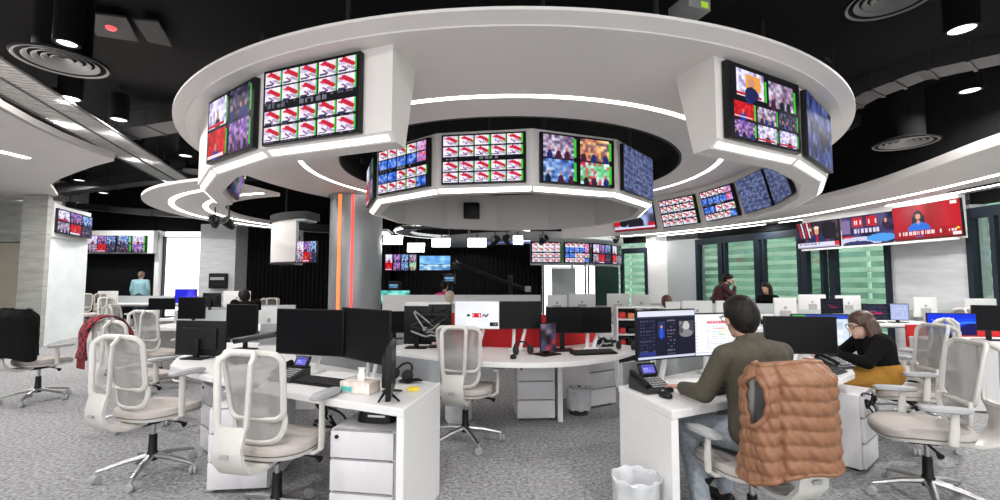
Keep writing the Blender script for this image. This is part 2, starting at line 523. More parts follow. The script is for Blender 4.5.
def picture(kind, w, h, seed=1):
    s = Cv(w, h, seed=seed)
    g = s.g
    if kind == 'grid':
        s.grid()
    elif kind == 'gridblue':
        b = {(1, c): 'blue' for c in range(5)}
        b.update({(2, 0): 'blue', (2, 1): 'blue', (3, 4): 'blue', (0, 4): 'flag', (1, 4): 'flag'})
        s.grid(b)
    elif kind == 'quad':
        s.quad(['pale', 'dark', 'redbg', 'purple'])
    elif kind == 'quad2':
        s.quad(['crowd', 'warm', 'street', 'green'])
    elif kind == 'quad3':
        s.quad(['street', 'pale', 'dark', 'purple'])
    elif kind == 'six':
        s.tile(.10, .05, .47, .42, 'pale'); s.meter(.475, .12, .42, .03)
        s.rect(.22, .1, .42, .3, (.9, .62, .25)); s.ell(.3, .2, .05, .07, (.8, .55, .45)); s.ell(.3, .36, .09, .1, (.1, .12, .3))
        s.tile(.54, .08, .9, .45, 'crowd'); s.meter(.91, .14, .45, .03)
        for i, (x, st) in enumerate(((.06, 'redbg'), (.37, 'crowd'), (.68, 'dark'))):
            s.tile(x, .5, x + .26, .72, st); s.meter(x + .265, .5, .72, .02)
        for i, (x, st) in enumerate(((.06, 'purple'), (.37, 'pale'), (.68, 'pale'))):
            s.tile(x, .76, x + .26, .97, st); s.meter(x + .265, .78, .95, .02)
    elif kind == 'city':
        s.noise(0, 0, 1, 1, 22, 16, [(.27, .3, .46), (.35, .4, .58), (.22, .25, .38), (.45, .5, .66), (.3, .33, .5)])
        for i in range(7):
            y = .1 + i * .13
            s.band(0, y, 1, y + .12, .008, (.5, .55, .7))
    elif kind == 'bluecrowd':
        s.noise(0, 0, 1, 1, 12, 9, [(.2, .26, .55), (.3, .38, .68), (.15, .18, .35), (.5, .55, .8)])
        for i in range(6):
            u, v = g.uniform(.15, .85), g.uniform(.35, .75)
            s.ell(u, v + .14, .07, .13, (.1, .1, .2)); s.ell(u, v, .035, .05, (.5, .4, .45))
    elif kind == 'anchor':
        s.rect(0, 0, 1, 1, (.68, .03, .08)); s.noise(0, 0, 1, .7, 8, 1, [(.70, .03, .08), (.62, .02, .07), (.78, .05, .1)])
        s.ell(.40, .36, .075, .20, (.06, .02, .03)); s.ell(.34, .45, .045, .15, (.06, .02, .03)); s.ell(.46, .45, .045, .15, (.06, .02, .03))
        s.ell(.40, .72, .17, .22, (.1, .42, .85)); s.ell(.40, .50, .028, .06, (.8, .55, .48)); s.ell(.40, .34, .038, .085, (.85, .6, .52))
        s.rect(.06, .74, .80, .92, (.60, .02, .06)); s.dashes(.08, .77, .76, .86, (.95, .8, .82), 22)
        s.rect(.0, .93, 1, 1.0, (.5, .02, .05)); s.rect(.88, .88, .99, .96, (.92, .9, .9)); s.dashes(.82, .78, .94, .84, (1, .9, .9), 3)
        s.ell(.95, .78, .022, .035, (.95, .75, .2)); s.rect(.87, .02, .96, .10, (.95, .93, .93))
    elif kind == 'man':
        s.noise(0, 0, 1, 1, 10, 6, [(.12, .08, .14), (.2, .12, .2), (.3, .2, .3), (.1, .08, .2)])
        for i in range(5):
            s.band(.05 + i * .07, 0, .12 + i * .07, .6, .015, [(.75, .12, .15), (.9, .88, .9)][i % 2])
        s.rect(.62, .1, .95, .7, (.05, .04, .06)); s.ell(.5, .82, .2, .34, (.12, .16, .35)); s.band(.5, .55, .5, .8, .02, (.7, .1, .12))
        s.ell(.5, .36, .055, .15, (.85, .6, .48)); s.ell(.5, .24, .06, .07, (.92, .84, .72)); s.rect(.3, .25, .38, .35, (.8, .75, .7))
        s.rect(0, .80, 1, .95, (.86, .85, .93)); s.dashes(.05, .83, .6, .9, (.4, .4, .6), 14); s.rect(.9, .8, 1, .95, (.85, .15, .2)); s.rect(0, .95, 1, 1, (.7, .68, .8))
    elif kind == 'studio':
        s.noise(0, 0, 1, 1, 8, 5, [(.18, .16, .3), (.25, .2, .42), (.3, .28, .45), (.14, .12, .25)])
        for x in (.22, .5):
            s.rect(x, .05, x + .2, .4, (.75, .12, .18)); s.dashes(x, .15, x + .2, .3, (.95, .85, .88), 5)
        s.rect(0, .1, .17, .6, (.5, .42, .6)); s.ell(.85, .35, .06, .2, (.2, .1, .2)); s.ell(.85, .25, .03, .07, (.8, .6, .5))
        s.dashes(.25, .45, .75, .6, (.85, .8, .9), 7)
        s.ell(.3, .95, .45, .22, (.8, .78, .9)); s.ell(.75, .82, .27, .14, (.3, .6, .9)); s.ell(.3, 1.0, .3, .12, (.18, .2, .4))
        s.rect(0, .7, .2, .76, (.85, .1, .2))
    elif kind == 'press':
        s.noise(0, 0, 1, 1, 7, 5, [(.75, .8, .92), (.85, .87, .95), (.6, .68, .85), (.2, .2, .3)])
        s.ell(.25, .55, .14, .3, (.1, .1, .14)); s.ell(.55, .45, .1, .25, (.85, .85, .9)); s.ell(.55, .75, .2, .3, (.12, .12, .16)); s.rect(0, .55, .16, .8, (.75, .08, .15)); s.rect(.85, .72, 1, .86, (.75, .1, .18)); s.rect(0, .87, 1, 1, (.85, .82, .9)); s.rect(0, .94, 1, 1, (.55, .06, .15))
    elif kind == 'news4':
        s.quad(['pale', 'purple', 'street', 'crowd', 'redbg', 'purple', 'street', 'green'], 4, 2, .015, False)
    elif kind == 'sea':
        s.noise(0, 0, 1, 1, 6, 6, [(.5, .75, .95), (.6, .82, .96), (.4, .65, .9)]); s.rect(0, .55, 1, .7, (.15, .3, .5)); s.noise(0, .62, 1, 1, 8, 4, [(.4, .6, .8), (.3, .5, .7), (.7, .85, .95)])
    elif kind == 'mix':
        s.quad(['pale', 'purple', 'street', 'crowd', 'redbg', 'dark', 'flag', 'street'], 3, 2, .02, False)
    elif kind == 'edit':
        s.rect(0, 0, 1, 1, (.075, .08, .16)); s.rect(0, 0, 1, .11, (.86, .87, .92)); s.rect(0, .11, 1, .15, (.2, .22, .32))
        for y in np.arange(.2, .92, .07):
            s.dashes(.04, y, .3, y + .02, (.25, .27, .42), 5); s.dashes(.5, y, .66, y + .02, (.45, .4, .5), 3)
        for x in (.31, .47, .68):
            s.rect(x, .15, x + .008, .92, (.03, .03, .07))
        s.rect(.34, .22, .46, .56, (.14, .18, .38)); s.ell(.40, .48, .035, .12, (.1, .32, .85)); s.ell(.4, .34, .018, .04, (.8, .6, .5))
        s.rect(.71, .22, .98, .52, (.25, .26, .3)); s.ell(.84, .34, .06, .1, (.75, .75, .75)); s.ell(.84, .5, .12, .08, (.5, .5, .52)); s.noise(.72, .24, .78, .5, 2, 5, [(.3, .3, .3), (.5, .5, .5)])
        s.rect(.02, .86, .3, .93, (.16, .2, .5)); s.rect(0, .95, 1, 1, (.8, .82, .9))
    elif kind == 'sheet':
        s.rect(0, 0, 1, 1, (.96, .965, .985)); s.rect(0, .0, 1, .03, (.9, .9, .93))
        s.rect(.28, .16, .85, .24, (.96, .72, .78)); s.dashes(.3, .18, .8, .22, (.8, .2, .3), 10)
        for y in np.arange(.3, .85, .06):
            s.dashes(.28, y, .85, y + .018, (.75, .76, .84), 12)
        s.rect(.4, .34, .6, .36, (.95, .6, .5)); s.rect(.52, .40, .66, .43, (.95, .9, .45)); s.rect(.5, .5, .62, .52, (.75, .9, .6))
        s.rect(.16, .14, .165, .9, (.8, .8, .86)); s.rect(0, .93, 1, .97, (.85, .86, .9))
        for y in np.arange(.2, .9, .08):
            s.dashes(.03, y, .13, y + .02, (.7, .72, .8), 2)
    elif kind == 'logo':
        s.rect(0, 0, 1, 1, (.93, .935, .975)); s.noise(0, 0, 1, 1, 4, 3, [(.93, .935, .975), (.91, .92, .97)], .5)
        s.rect(.385, .42, .60, .60, (.82, .10, .14)); s.dashes(.40, .46, .59, .56, (1, .9, .9), 4)
        s.ell(.30, .51, .032, .05, (.1, .1, .14)); s.rect(.31, .49, .345, .53, (.1, .1, .14))
        s.band(.64, .55, .665, .46, .016, (.2, .2, .26)); s.band(.69, .55, .70, .50, .016, (.2, .2, .26)); s.band(.72, .56, .76, .46, .016, (.2, .2, .26))
        s.rect(.80, .78, .985, .92, (.04, .04, .05)); s.dashes(.81, .82, .97, .88, (.5, .5, .55), 5)
    elif kind == 'bluewave':
        s.rect(0, 0, 1, 1, (.05, .2, .88))
        for i, (r, c) in enumerate(((.75, (.08, .28, .95)), (.6, (.2, .5, 1)), (.52, (.05, .18, .8)), (.4, (.25, .55, 1)), (.33, (.04, .14, .7)))):
            s.ell(.85 + i * .03, 1.0, r * .95, r * 1.05, c)
        s.band(.1, .3, .35, .6, .02, (.3, .6, 1)); s.band(.35, .6, .3, .95, .02, (.3, .6, 1)); s.band(.05, .6, .3, .75, .015, (.2, .5, 1)); s.ell(1.0, 1.05, .42, .6, (.07, .05, .35)); s.dashes(.42, .2, .56, .3, (.9, .93, 1), 4)
    elif kind == 'bluedesk':
        s.rect(0, 0, 1, 1, (.13, .16, .85)); s.noise(.5, 0, 1, 1, 4, 4, [(.3, .25, .9), (.2, .2, .85), (.4, .3, .9)])
    elif kind == 'code':
        s.rect(0, 0, 1, 1, (.10, .11, .16))
        for y in np.arange(.08, .95, .08):
            s.dashes(.05, y, .95, y + .03, (.3, .28, .42), 12)
        s.rect(.35, .52, .7, .62, (.75, .15, .35)); s.rect(.25, .4, .5, .46, (.5, .3, .5))
    elif kind == 'doc':
        s.rect(0, 0, 1, 1, (.62, .67, .85)); s.rect(.08, .08, .92, .92, (.72, .76, .9))
        for y in np.arange(.14, .85, .09):
            s.dashes(.12, y, .86, y + .03, (.5, .54, .75), 7)
    elif kind == 'phone':
        s.rect(0, 0, 1, 1, (.42, .42, .85)); s.rect(.05, .1, .95, .25, (.25, .25, .6)); s.dashes(.1, .4, .9, .5, (.85, .85, 1), 4); s.dashes(.1, .65, .7, .75, (.8, .8, 1), 3)
    elif kind == 'chat':
        s.noise(0, 0, 1, 1, 3, 5, [(.25, .2, .24), (.12, .1, .14), (.55, .15, .2), (.5, .45, .5), (.2, .2, .3)])
        for y in (.2, .4, .6, .8):
            s.rect(0, y - .015, 1, y + .015, (.04, .04, .05))
    elif kind == 'teal':
        s.noise(0, 0, 1, 1, 10, 5, [(.3, .75, .72), (.5, .85, .8), (.75, .92, .9), (.2, .5, .5)])
    elif kind == 'desktop':
        s.rect(0, 0, 1, 1, (.82, .88, .93)); s.rect(0, 0, 1, .14, (.15, .3, .75)); s.ell(.1, .06, .15, .08, (.3, .7, .4)); s.noise(.1, .25, .9, .9, 4, 5, [(.85, .9, .95), (.75, .8, .86), (.9, .93, .96)])
    return s.a

def panel_mesh(name, w, h, kind, nx, ny, parent, y=0.0, seed=1, gain=1.0, M=None):
    """a flat display of nx x ny lit cells, facing -Y, centred on the origin"""
    a = np.clip(picture(kind, nx, ny, seed), 0, 1)
    lin = np.where(a <= 0.04045, a / 12.92, ((a + 0.055) / 1.055) ** 2.4) * gain
    xs = np.linspace(-w / 2, w / 2, nx + 1)
    zs = np.linspace(h / 2, -h / 2, ny + 1)
    X, Z = np.meshgrid(xs, zs)
    co = np.stack([X.ravel(), np.full(X.size, y), Z.ravel()], 1)
    if M is not None:
        m3 = np.array(M)
        co = co @ m3[:3, :3].T + m3[:3, 3]
    i, j = np.meshgrid(np.arange(ny), np.arange(nx), indexing='ij')
    v0 = (i * (nx + 1) + j).ravel()
    quads = np.stack([v0 + nx + 1, v0 + nx + 2, v0 + 1, v0], 1).astype(np.int32)
    me = bpy.data.meshes.new(name)
    me.vertices.add(len(co)); me.vertices.foreach_set('co', co.ravel().astype(np.float32))
    me.loops.add(quads.size); me.loops.foreach_set('vertex_index', quads.ravel())
    me.polygons.add(len(quads)); me.polygons.foreach_set('loop_start', np.arange(0, quads.size, 4, dtype=np.int32))
    me.update(calc_edges=True)
    at_ = me.color_attributes.new('picture', 'FLOAT_COLOR', 'CORNER')
    col = np.ones((len(quads), 4, 4), dtype=np.float32)
    col[:, :, :3] = lin.reshape(-1, 1, 3)
    at_.data.foreach_set('color', col.ravel())
    me.materials.append(SCREEN)
    o = bpy.data.objects.new(name, me)
    C.objects.link(o)
    if parent is not None:
        o.parent = parent
    return o

def tv(label, loc, rz, w, h, kind, nx=64, ny=40, seed=1, tilt=0.0, group=None, gain=1.0, d=0.05, bez=0.012):
    t = thing('tv_screen', label, 'screen', loc, 0, group)
    t.rotation_euler = (tilt, 0, rz)
    MB().box((0, 0, 0), (w, d, h), 0.006).build('bezel', BLACKP, t)
    panel_mesh('display', w - 2 * bez, h - 2 * bez, kind, nx, ny, t, -d / 2 - 0.002, seed, gain)
    return t

# ------------------------------------------------------------------ the setting
FA = [(3.75, 17.6), (5.22, 16.4), (5.78, 15.9), (6.45, 14.95), (7.75, 11.85), (8.25, 9.75), (8.4, 8.15), (8.45, 6.2), (8.2, 3.0), (8.0, -3.0)]
OUTL = [(-16.6, -3), (8.3, -3)] + [(x + .3, y + .1) for x, y in FA[::-1]] + [(3.9, 18.6), (-16.6, 18.6)]
struct(MB().prism(OUTL, -0.1, 0).build('floor', CARPET, smooth=0))
struct(MB().prism(OUTL, 5.2, 5.3).build('ceiling', BLACKC, smooth=0))
struct(MB().box((-4.15, -3.1, 4.2), (25.3, 0.2, 2.0)).build('wall_front', FROST, smooth=0))
struct(MB().box((-13.0, -3.1, 1.6), (7.4, 0.2, 3.2)).build('wall_front_left', FROST, smooth=0))
struct(MB().box((-15.2, 18.5, 2.6), (2.8, 0.2, 5.2)).build('wall_back_left', CURT, smooth=0))
struct(MB().box((-4.65, 18.5, 2.6), (12.6, 0.2, 5.2)).build('wall_back', CURT, smooth=0))
struct(MB().box((-12.4, 18.5, 4.3), (2.9, 0.2, 1.8)).build('wall_back_upper', CURT, smooth=0))
struct(MB().box((2.75, 18.5, 4.25), (2.2, 0.2, 1.9)).build('wall_back_right_upper', CURT, smooth=0))
struct(MB().box((-16.7, 7.7, 2.6), (0.2, 21.6, 5.2)).build('wall_left_far', CONC, smooth=0))
up = [(x + .02, y) for x, y in FA[:-1]]
struct(MB().loft([[(x, y, 2.80), (x + .25, y + .1, 2.80), (x + .25, y + .1, 5.2), (x, y, 5.2)] for x, y in FA]).build('wall_right_upper', CURT, smooth=0))

# left side: concrete pier, recess and the curved white glass wall
struct(MB().box((-10.30, 10.16, 1.68), (0.56, 0.10, 3.33)).build('wall_left', CONC, smooth=0))
rec = MB().box((-14.4, 11.0, 2.85), (7.4, 0.3, 1.0)).build('wall_left_upper', CONC, smooth=0)
struct(rec)
struct(MB().box((-14.4, 11.1, 1.17), (7.4, 0.3, 2.34)).build('wall_left_lower', BEIGE, smooth=0))
pb = thing('wall_panel_box', 'grey metal panel box on the beige wall beside the concrete pier', 'panel box', (-11.05, 10.88, 1.62))
MB().box((0, 0, 0), (0.28, 0.12, 0.44), 0.01).build('casing', STEELG, pb)
MB().cyl((0.1, -0.06, 0), (0.1, -0.09, 0), 0.02).build('handle', DARKG, pb)
for i in range(1):
    MB().box((-0.05, -0.066, 0.12), (0.1, 0.01, 0.08)).build('vent', DARKG, pb)
A = Vector((-10.02, 10.22, 0)); B = Vector((-10.78, 12.0, 0))
gp = []
for i in range(9):
    t = i / 8
    p = A.lerp(B, t) + Vector((0.93, 0.37, 0)) * (-0.12 * math.sin(PI * t))
    gp.append((p.x, p.y))
gb = [(x - 0.12, y - 0.02) for x, y in gp]
struct(MB().prism(gp + gb[::-1], 0, 2.42).build('wall_left_glass', FROST, smooth=0))
struct(MB().prism([(x + 0.04, y) for x, y in gp] + gb[::-1], 2.42, 3.2).build('trim_1', WHITE, smooth=0))
mid = A.lerp(B, 0.5)
arz = math.atan2(0.93, -0.37)
tv('wide multi-picture screen set in the white band over the curved white glass wall', (mid.x + 0.03 + 0.02, mid.y + 0.02, 2.80), arz, 1.75, 0.56, 'mix', 60, 30, 5)
# back left: black curtain, white band with screens, bright window, concrete pillar
def curtain(name, label, p0, p1, z0, z1, folds):
    t = MB()
    P0, P1 = Vector((*p0, 0)), Vector((*p1, 0))
    d = (P1 - P0); n = Vector((-d.y, d.x, 0)).normalized()
    k = folds * 6
    top, bot = [], []
    for i in range(k + 1):
        q = P0 + d * (i / k) + n * 0.05 * math.sin(2 * PI * i / 6)
        bot.append((q.x, q.y, z0)); top.append((q.x, q.y, z1))
    back_b = [(p[0] + n.x * .12, p[1] + n.y * .12, z0) for p in bot[::-1]]
    back_t = [(p[0] + n.x * .12, p[1] + n.y * .12, z1) for p in top[::-1]]
    t.loft([bot + back_b, top + back_t])
    o = t.build(name, CURT, smooth=60)
    tag(o, label, 'curtain')
    return o
curtain('stage_curtain', 'black stage curtain behind the far desks, beside the white glass wall', (-16.3, 17.4), (-13.0, 17.4), 0.0, 2.45, 26)
struct(MB().box((-14.55, 17.25, 2.86), (3.4, 0.5, 0.84)).build('trim_2', WHITE, smooth=0))
for k, (px, kd, lab) in enumerate(((101, 'mix', 'far screen of many small pictures over the black curtain, nearer the white glass wall'), (131, 'quad3', 'far screen of many small pictures over the black curtain, nearer the bright window'))):
    p = at(px, 243, 16.9)
    tv(lab, (p.x, 16.96, 2.78), 0, 1.06, 0.62, kd, 40, 24, 11 + k, group=None)
struct(MB().box((-12.88, 17.4, 1.65), (0.16, 0.3, 3.3)).build('trim_3', WHITE, smooth=0))

def window(n, p0, p1, z0, z1, mull, louvres=True, fw=0.10, header=0.18, lmat=None):
    P0, P1 = Vector((*p0, 0)), Vector((*p1, 0))
    d = P1 - P0; L = d.length
    ux = d / L
    M = Matrix.Translation(P0) @ Matrix(((ux.x, -ux.y, 0, 0), (ux.y, ux.x, 0, 0), (0, 0, 1, 0), (0, 0, 0, 1)))
    b = MB(M)
    b.box((L / 2, 0, z1 - header / 2), (L, 0.14, header)).box((L / 2, 0, z0 + 0.05), (L, 0.14, 0.1))
    for u, w in [(0, fw), (1, fw)] + list(mull):
        b.box((L * u, 0.0, (z0 + z1) / 2), (w, 0.15, z1 - z0))
    o = struct(b.build('window_%d' % n, FRAMED, smooth=0))
    struct(MB(M).box((L / 2, 0.03, (z0 + z1) / 2), (L - 0.02, 0.012, z1 - z0 - 0.1)).build('pane', GLASS if louvres else GLASSC, o, smooth=0))
    if louvres:
        s = MB(M)
        z = z0 + 0.2
        i = 0
        while z < z1 + 0.5:
            s.box((L / 2, 0.75, z), (L + 1.0, 0.02, 0.115), M=Matrix.Translation((0, 0, 0)))
            z += 0.25
        for u in (0.1, 0.5, 0.9):
            s.box((L * u, 0.84, (z0 + z1) / 2 + .2), (0.05, 0.05, z1 - z0 + 0.8))
        o2 = s.build('louvre_slats', lmat or LOUV, o, smooth=0); struct(o2)
    return o
window(1, (-12.78, 17.5), (-11.0, 17.5), 0, 3.1, [], louvres=False, header=0.04, fw=.03)
struct(MB().box((-10.33, 17.2, 1.75), (1.30, 0.8, 3.5)).build('wall_left_pillar', CONCP, smooth=0))
eq = thing('equipment_box', 'black equipment box mounted on the far pale concrete pillar', 'equipment box', (-10.2, 16.7, 1.42))
MB().box((0, 0, 0), (0.62, 0.16, 0.55), 0.02).build('casing', BLACKP, eq)
MB().box((0, -0.085, 0.08), (0.5, 0.01, 0.10)).build('display', STEELG, eq)
MB().box((0, -0.085, -0.12), (0.4, 0.01, 0.03)).build('grille', DARKG, eq)
MB().box((0, 0.085, 0), (0.2, 0.02, 0.2)).build('wall_mount', DARKG, eq)
curtain('stage_curtain', 'wide black stage curtain between the pale concrete pillar and the grey round column', (-9.65, 17.6), (-4.2, 17.6), 0.0, 3.6, 34)
curtain('stage_curtain', 'black studio curtain behind the jib arm and the square studio lights', (-4.1, 18.0), (1.65, 18.0), 0.0, 3.9, 36)

# back right: white wall stretch, pale panel, windows
window(7, (1.68, 17.9), (3.72, 17.9), 0, 3.2, [(0.55, 0.06), (0.80, 0.05), (0.86, 0.05)], louvres=False, header=0.06, fw=.06)
dp = thing('notice_panel', 'tall grey panel in front of the bright window right of the studio curtain', 'panel', (2.45, 17.74, 0))
MB().box((0, 0, 1.02), (0.92, 0.05, 1.74), 0.01).build('board', LGREY, dp)
MB().box((0, 0, 1.92), (0.98, 0.07, 0.05), 0.005).build('top_rail', WHITE, dp)
window(2, FA[0], FA[1], 0, 2.6, [(0.30, 0.12), (0.52, 0.1)])
struct(MB().prism([FA[1], FA[2], (FA[2][0] + .3, FA[2][1] + .3), (FA[1][0] + .3, FA[1][1] + .3)], 0, 3.0).build('wall_right_pillar', WHITE, smooth=0))
struct(MB().prism([FA[2], FA[3], (FA[3][0] + .3, FA[3][1] + .2), (FA[2][0] + .3, FA[2][1] + .2)], 0, 3.0).build('wall_right_panel', LGREY, smooth=0))
window(3, FA[3], FA[4], 0, 2.76, [(0.27, 0.16), (0.32, 0.05), (0.64, 0.16), (0.70, 0.06)])
window(4, FA[4], FA[5], 0, 2.76, [(0.07, 0.16), (0.30, 0.08), (0.42, 0.16)])
struct(MB().prism([FA[5], FA[6], (FA[6][0] + .3, FA[6][1]), (FA[5][0] + .3, FA[5][1])], 0, 3.0).build('wall_right', CONCP, smooth=0))
window(5, FA[6], FA[7], 0, 2.72, [(0.2, 0.08), (0.27, 0.05)], lmat=None)
struct(MB().prism([FA[7], FA[8], (FA[8][0] + .3, FA[8][1]), (FA[7][0] + .3, FA[7][1])], 0, 2.8).build('wall_right_near', CONCP, smooth=0))
window(6, FA[8], FA[9], 0, 2.76, [(0.33, 0.1), (0.66, 0.1)])
bl = MB()
M5 = None
# dark green roller blind inside window 2
q0, q1 = Vector((*FA[0], 0)), Vector((*FA[1], 0))
bp0 = q0.lerp(q1, .02) + Vector((-.12, -.14, 0)); bp1 = q0.lerp(q1, .48) + Vector((-.12, -.14, 0))
rb = thing('roller_blind', 'dark green roller blind half across the far window next to the white pillar', 'blind', (0, 0, 0))
MB().prism([(bp0.x, bp0.y), (bp1.x, bp1.y), (bp1.x + .02, bp1.y + .025), (bp0.x + .02, bp0.y + .025)], 0.2, 2.4).build('cloth', GREENP, rb, smooth=0)
MB().cyl((bp0.x, bp0.y, 2.45), (bp1.x, bp1.y, 2.45), 0.05).build('roller', DARKG, rb)

window(8, (8.3, -3.1), (-9.3, -3.1), 0, 3.2, [(k / 8, .1) for k in range(1, 8)], louvres=False)  # unseen window added behind the camera for soft frontal fill light
# white band over the right windows carrying three screens
def offs(p, d):               # move a facade point towards the room
    c = Vector((0.16, 8.1)); v = (c - Vector(p)).normalized()
    return (p[0] + v.x * d, p[1] + v.y * d)
band_in = [offs((7.81, 11.6), .22), offs(FA[5], .22), offs(FA[6], .22)]
band_out = [offs((7.81, 11.6), .08), offs(FA[5], .08), offs(FA[6], .08)]
struct(MB().prism(band_in + band_out[::-1], 2.20, 3.0).build('trim_4', WHITE, smooth=0))
struct(MB().prism([offs((7.81, 11.6), .30), offs(FA[5], .30), offs(FA[6], .30)] + band_in[::-1], 2.17, 2.21).build('trim_5', WHITE, smooth=0))
struct(MB().prism([(6.0, 24.0), (14.5, 17.5), (16.0, 9.0), (16.0, -4.0), (16.4, -4.0), (16.4, 9.2), (14.8, 17.8), (6.2, 24.4)], -0.5, 6.5).build('exterior_wall', LOUVB, smooth=0))
struct(MB().prism([(8.9, -4.5), (17.0, -4.5), (17.0, 18), (6.5, 25), (4.5, 18.8)], -0.6, -0.5).build('exterior_ground', LGREY, smooth=0))
def on_band(px, z):           # a point on the band's inner face at photo column px
    best = None
    for a, b in zip(band_in, band_in[1:]):
        a, b = Vector(a), Vector(b)
        for i in range(201):
            q = a.lerp(b, i / 200)
            e = abs(500 + F * q.x / (q.y * CT + (z - H) * ST) - px)
            if best is None or e < best[0]:
                d = (b - a).normalized()
                best = (e, q, d)
    return best[1], best[2]
for k, (px, kd, w, lab) in enumerate(((819, 'man', 1.12, 'wall screen of a dark-suited man among flags, first of three over the windows'),
                                  (869, 'studio', 1.16, 'wall screen showing a news studio set, middle one of three over the windows'),
                                  (928, 'anchor', 1.28, 'wall screen showing a newsreader in blue on red, over the pale concrete panel'))):
    q, d = on_band(px, 2.55)
    n = Vector((-abs(d.y), -d.x * (1 if d.y < 0 else -1))) if False else Vector((d.y, -d.x))
    if n.x > 0:
        n = -n
    tv(lab, (q.x + n.x * 0.035, q.y + n.y * 0.035, 2.545 + (k == 2) * 0.02), math.atan2(n.x, -n.y), w, 0.64 + (k == 2) * 0.04, kd, 80, 46, 21 + k, tilt=R(3))

# ------------------------------------------------------------------ ceiling soffits
ROOFZ = 5.2
# right soffit running along the windows
E1 = [(5.35, 1.2), (5.6, 3.4), (5.75, 5.2), (6.1, 6.6), (6.35, 7.9), (6.35, 9.2), (6.1, 11.2), (5.2, 13.2), (3.9, 14.6), (2.6, 15.6)]
E2 = [(9.0, 1.2), (9.0, 3.4), (9.0, 5.2), (9.0, 6.6), (9.0, 7.9), (9.0, 9.2), (8.8, 11.6), (7.6, 14.5), (6.2, 17.2), (4.2, 18.8)]
def smooth2(P, n=5):
    out = []
    m = len(P)
    for i in range(m - 1):
        p0, p1, p2, p3 = P[max(i - 1, 0)], P[i], P[i + 1], P[min(i + 2, m - 1)]
        for k in range(n):
            t = k / n
            out.append(tuple(0.5 * ((2 * p1[a]) + (-p0[a] + p2[a]) * t + (2 * p0[a] - 5 * p1[a] + 4 * p2[a] - p3[a]) * t * t + (-p0[a] + 3 * p1[a] - 3 * p2[a] + p3[a]) * t ** 3) for a in range(len(p1))))
    out.append(tuple(P[-1]))
    return out
S1, S2 = smooth2(E1), smooth2(E2)
def strip_prism(a, b, z0, z1):
    t = MB()
    rings = [[(p[0], p[1], z0), (q[0], q[1], z0), (q[0], q[1], z1), (p[0], p[1], z1)] for p, q in zip(a, b)]
    return t.loft(rings)
rs = thing('window_soffit', 'curved white ceiling soffit along the windows with two long light strips', 'soffit', (0, 0, 0))
strip_prism(S1, S2, 3.0, 3.14).build('soffit', SOFFIT, rs, smooth=30)
strip_prism([(p[0] - .05, p[1]) for p in S1], [(p[0] + .06, p[1]) for p in S1], 2.99, 3.07).build('edge_lip', SOFFIT, rs, smooth=30)
MB().cyl((8.3, 2.2, 3.1), (8.3, 2.2, 5.19), 0.03).build('hanger_rod', DARKG, rs)
MB().cyl((7.0, 12.6, 3.1), (7.0, 12.6, 5.19), 0.03).build('hanger_rod', DARKG, rs)
for u in (0.42, 0.66):
    mid = [(p[0] + (q[0] - p[0]) * u, p[1] + (q[1] - p[1]) * u) for p, q in zip(S1, S2)]
    a = [(p[0] - .035, p[1]) for p in mid]; b = [(p[0] + .035, p[1]) for p in mid]
    strip_prism(a, b, 2.988, 3.001).build('light_strip', LEDC, rs, smooth=0)
vq = at(935, 181, 7.6)
MB().box((7.95, 7.55, 2.996), (0.12, 1.0, 0.012)).build('air_slot', DARKG, rs)

# left crescent soffit over the concrete pier
pts = [fl(*p, 3.35) for p in ((-60, 60), (0, 108), (30, 124), (60, 138), (90, 150), (113, 158))]
pt2 = [fl(*p, 3.35) for p in ((114, 161), (95, 166), (75, 173), (60, 179), (50, 185))]
outer = [(p.x, p.y) for p in pts] + [(p.x, p.y) for p in pt2] + [(-10.0, 10.3), (-14, 11.4), (-14, 3.0), (-7, 1.5)]
ls = thing('crescent_soffit', 'crescent-shaped white ceiling soffit above the concrete pier', 'soffit', (0, 0, 0))
MB().prism(outer, 3.35, 3.41).build('soffit', SOFFIT, ls, smooth=0)
e = [(p.x, p.y) for p in pts]
strip_prism([(x + .05, y - .02) for x, y in e], [(x - .03, y + .03) for x, y in e], 3.35, 3.425).build('edge_lip', SOFFIT, ls)
MB().cyl((-9, 6, 3.40), (-9, 6, 5.19), 0.03).build('hanger_rod', DARKG, ls)
MB().cyl((-7, 3, 3.40), (-7, 3, 5.19), 0.03).build('hanger_rod', DARKG, ls)
l0, l1 = fl(-25, 145, 3.35), fl(28, 158, 3.35)
dv = (l1 - l0).normalized(); nv = Vector((-dv.y, dv.x, 0)) * 0.045
MB().prism([(l0 + nv)[:2], (l0 - nv)[:2], (l1 - nv)[:2], (l1 + nv)[:2]], 3.338, 3.352).build('light_strip', LEDC, ls, smooth=0)

# the big ring
RX, RY, RZ0 = 0.16, 8.1, 3.35
ring = thing('ceiling_ring', 'huge white ring soffit hanging over the newsroom, with screens round it', 'ring soffit', (RX, RY, 0))
MB().lathe([(2.87, RZ0), (4.77, RZ0), (4.77, RZ0 + .014), (4.90, RZ0 + .05), (4.90, RZ0 + .075), (2.87, RZ0 + .11)], 160, loop=True).build('soffit', SOFFIT, ring, smooth=12)
MB().lathe([(3.425, RZ0 - .004), (3.425, RZ0 + .01), (3.495, RZ0 + .01), (3.495, RZ0 - .004)], 160, loop=True).build('light_strip', LEDC, ring, smooth=30)
MB().lathe([(2.86, RZ0 - .004), (2.86, RZ0 + .30), (2.83, RZ0 + .30), (2.83, RZ0 - .004)], 160, loop=True).build('inner_lip', DUCTM, ring, smooth=30)
for a in range(0, 360, 45):
    r = 4.0
    MB().cyl((r * math.sin(R(a + 20)), -r * math.cos(R(a + 20)), RZ0 + .10), (r * math.sin(R(a + 20)), -r * math.cos(R(a + 20)), 5.19), 0.025).build('hanger_rod', DARKG, ring)
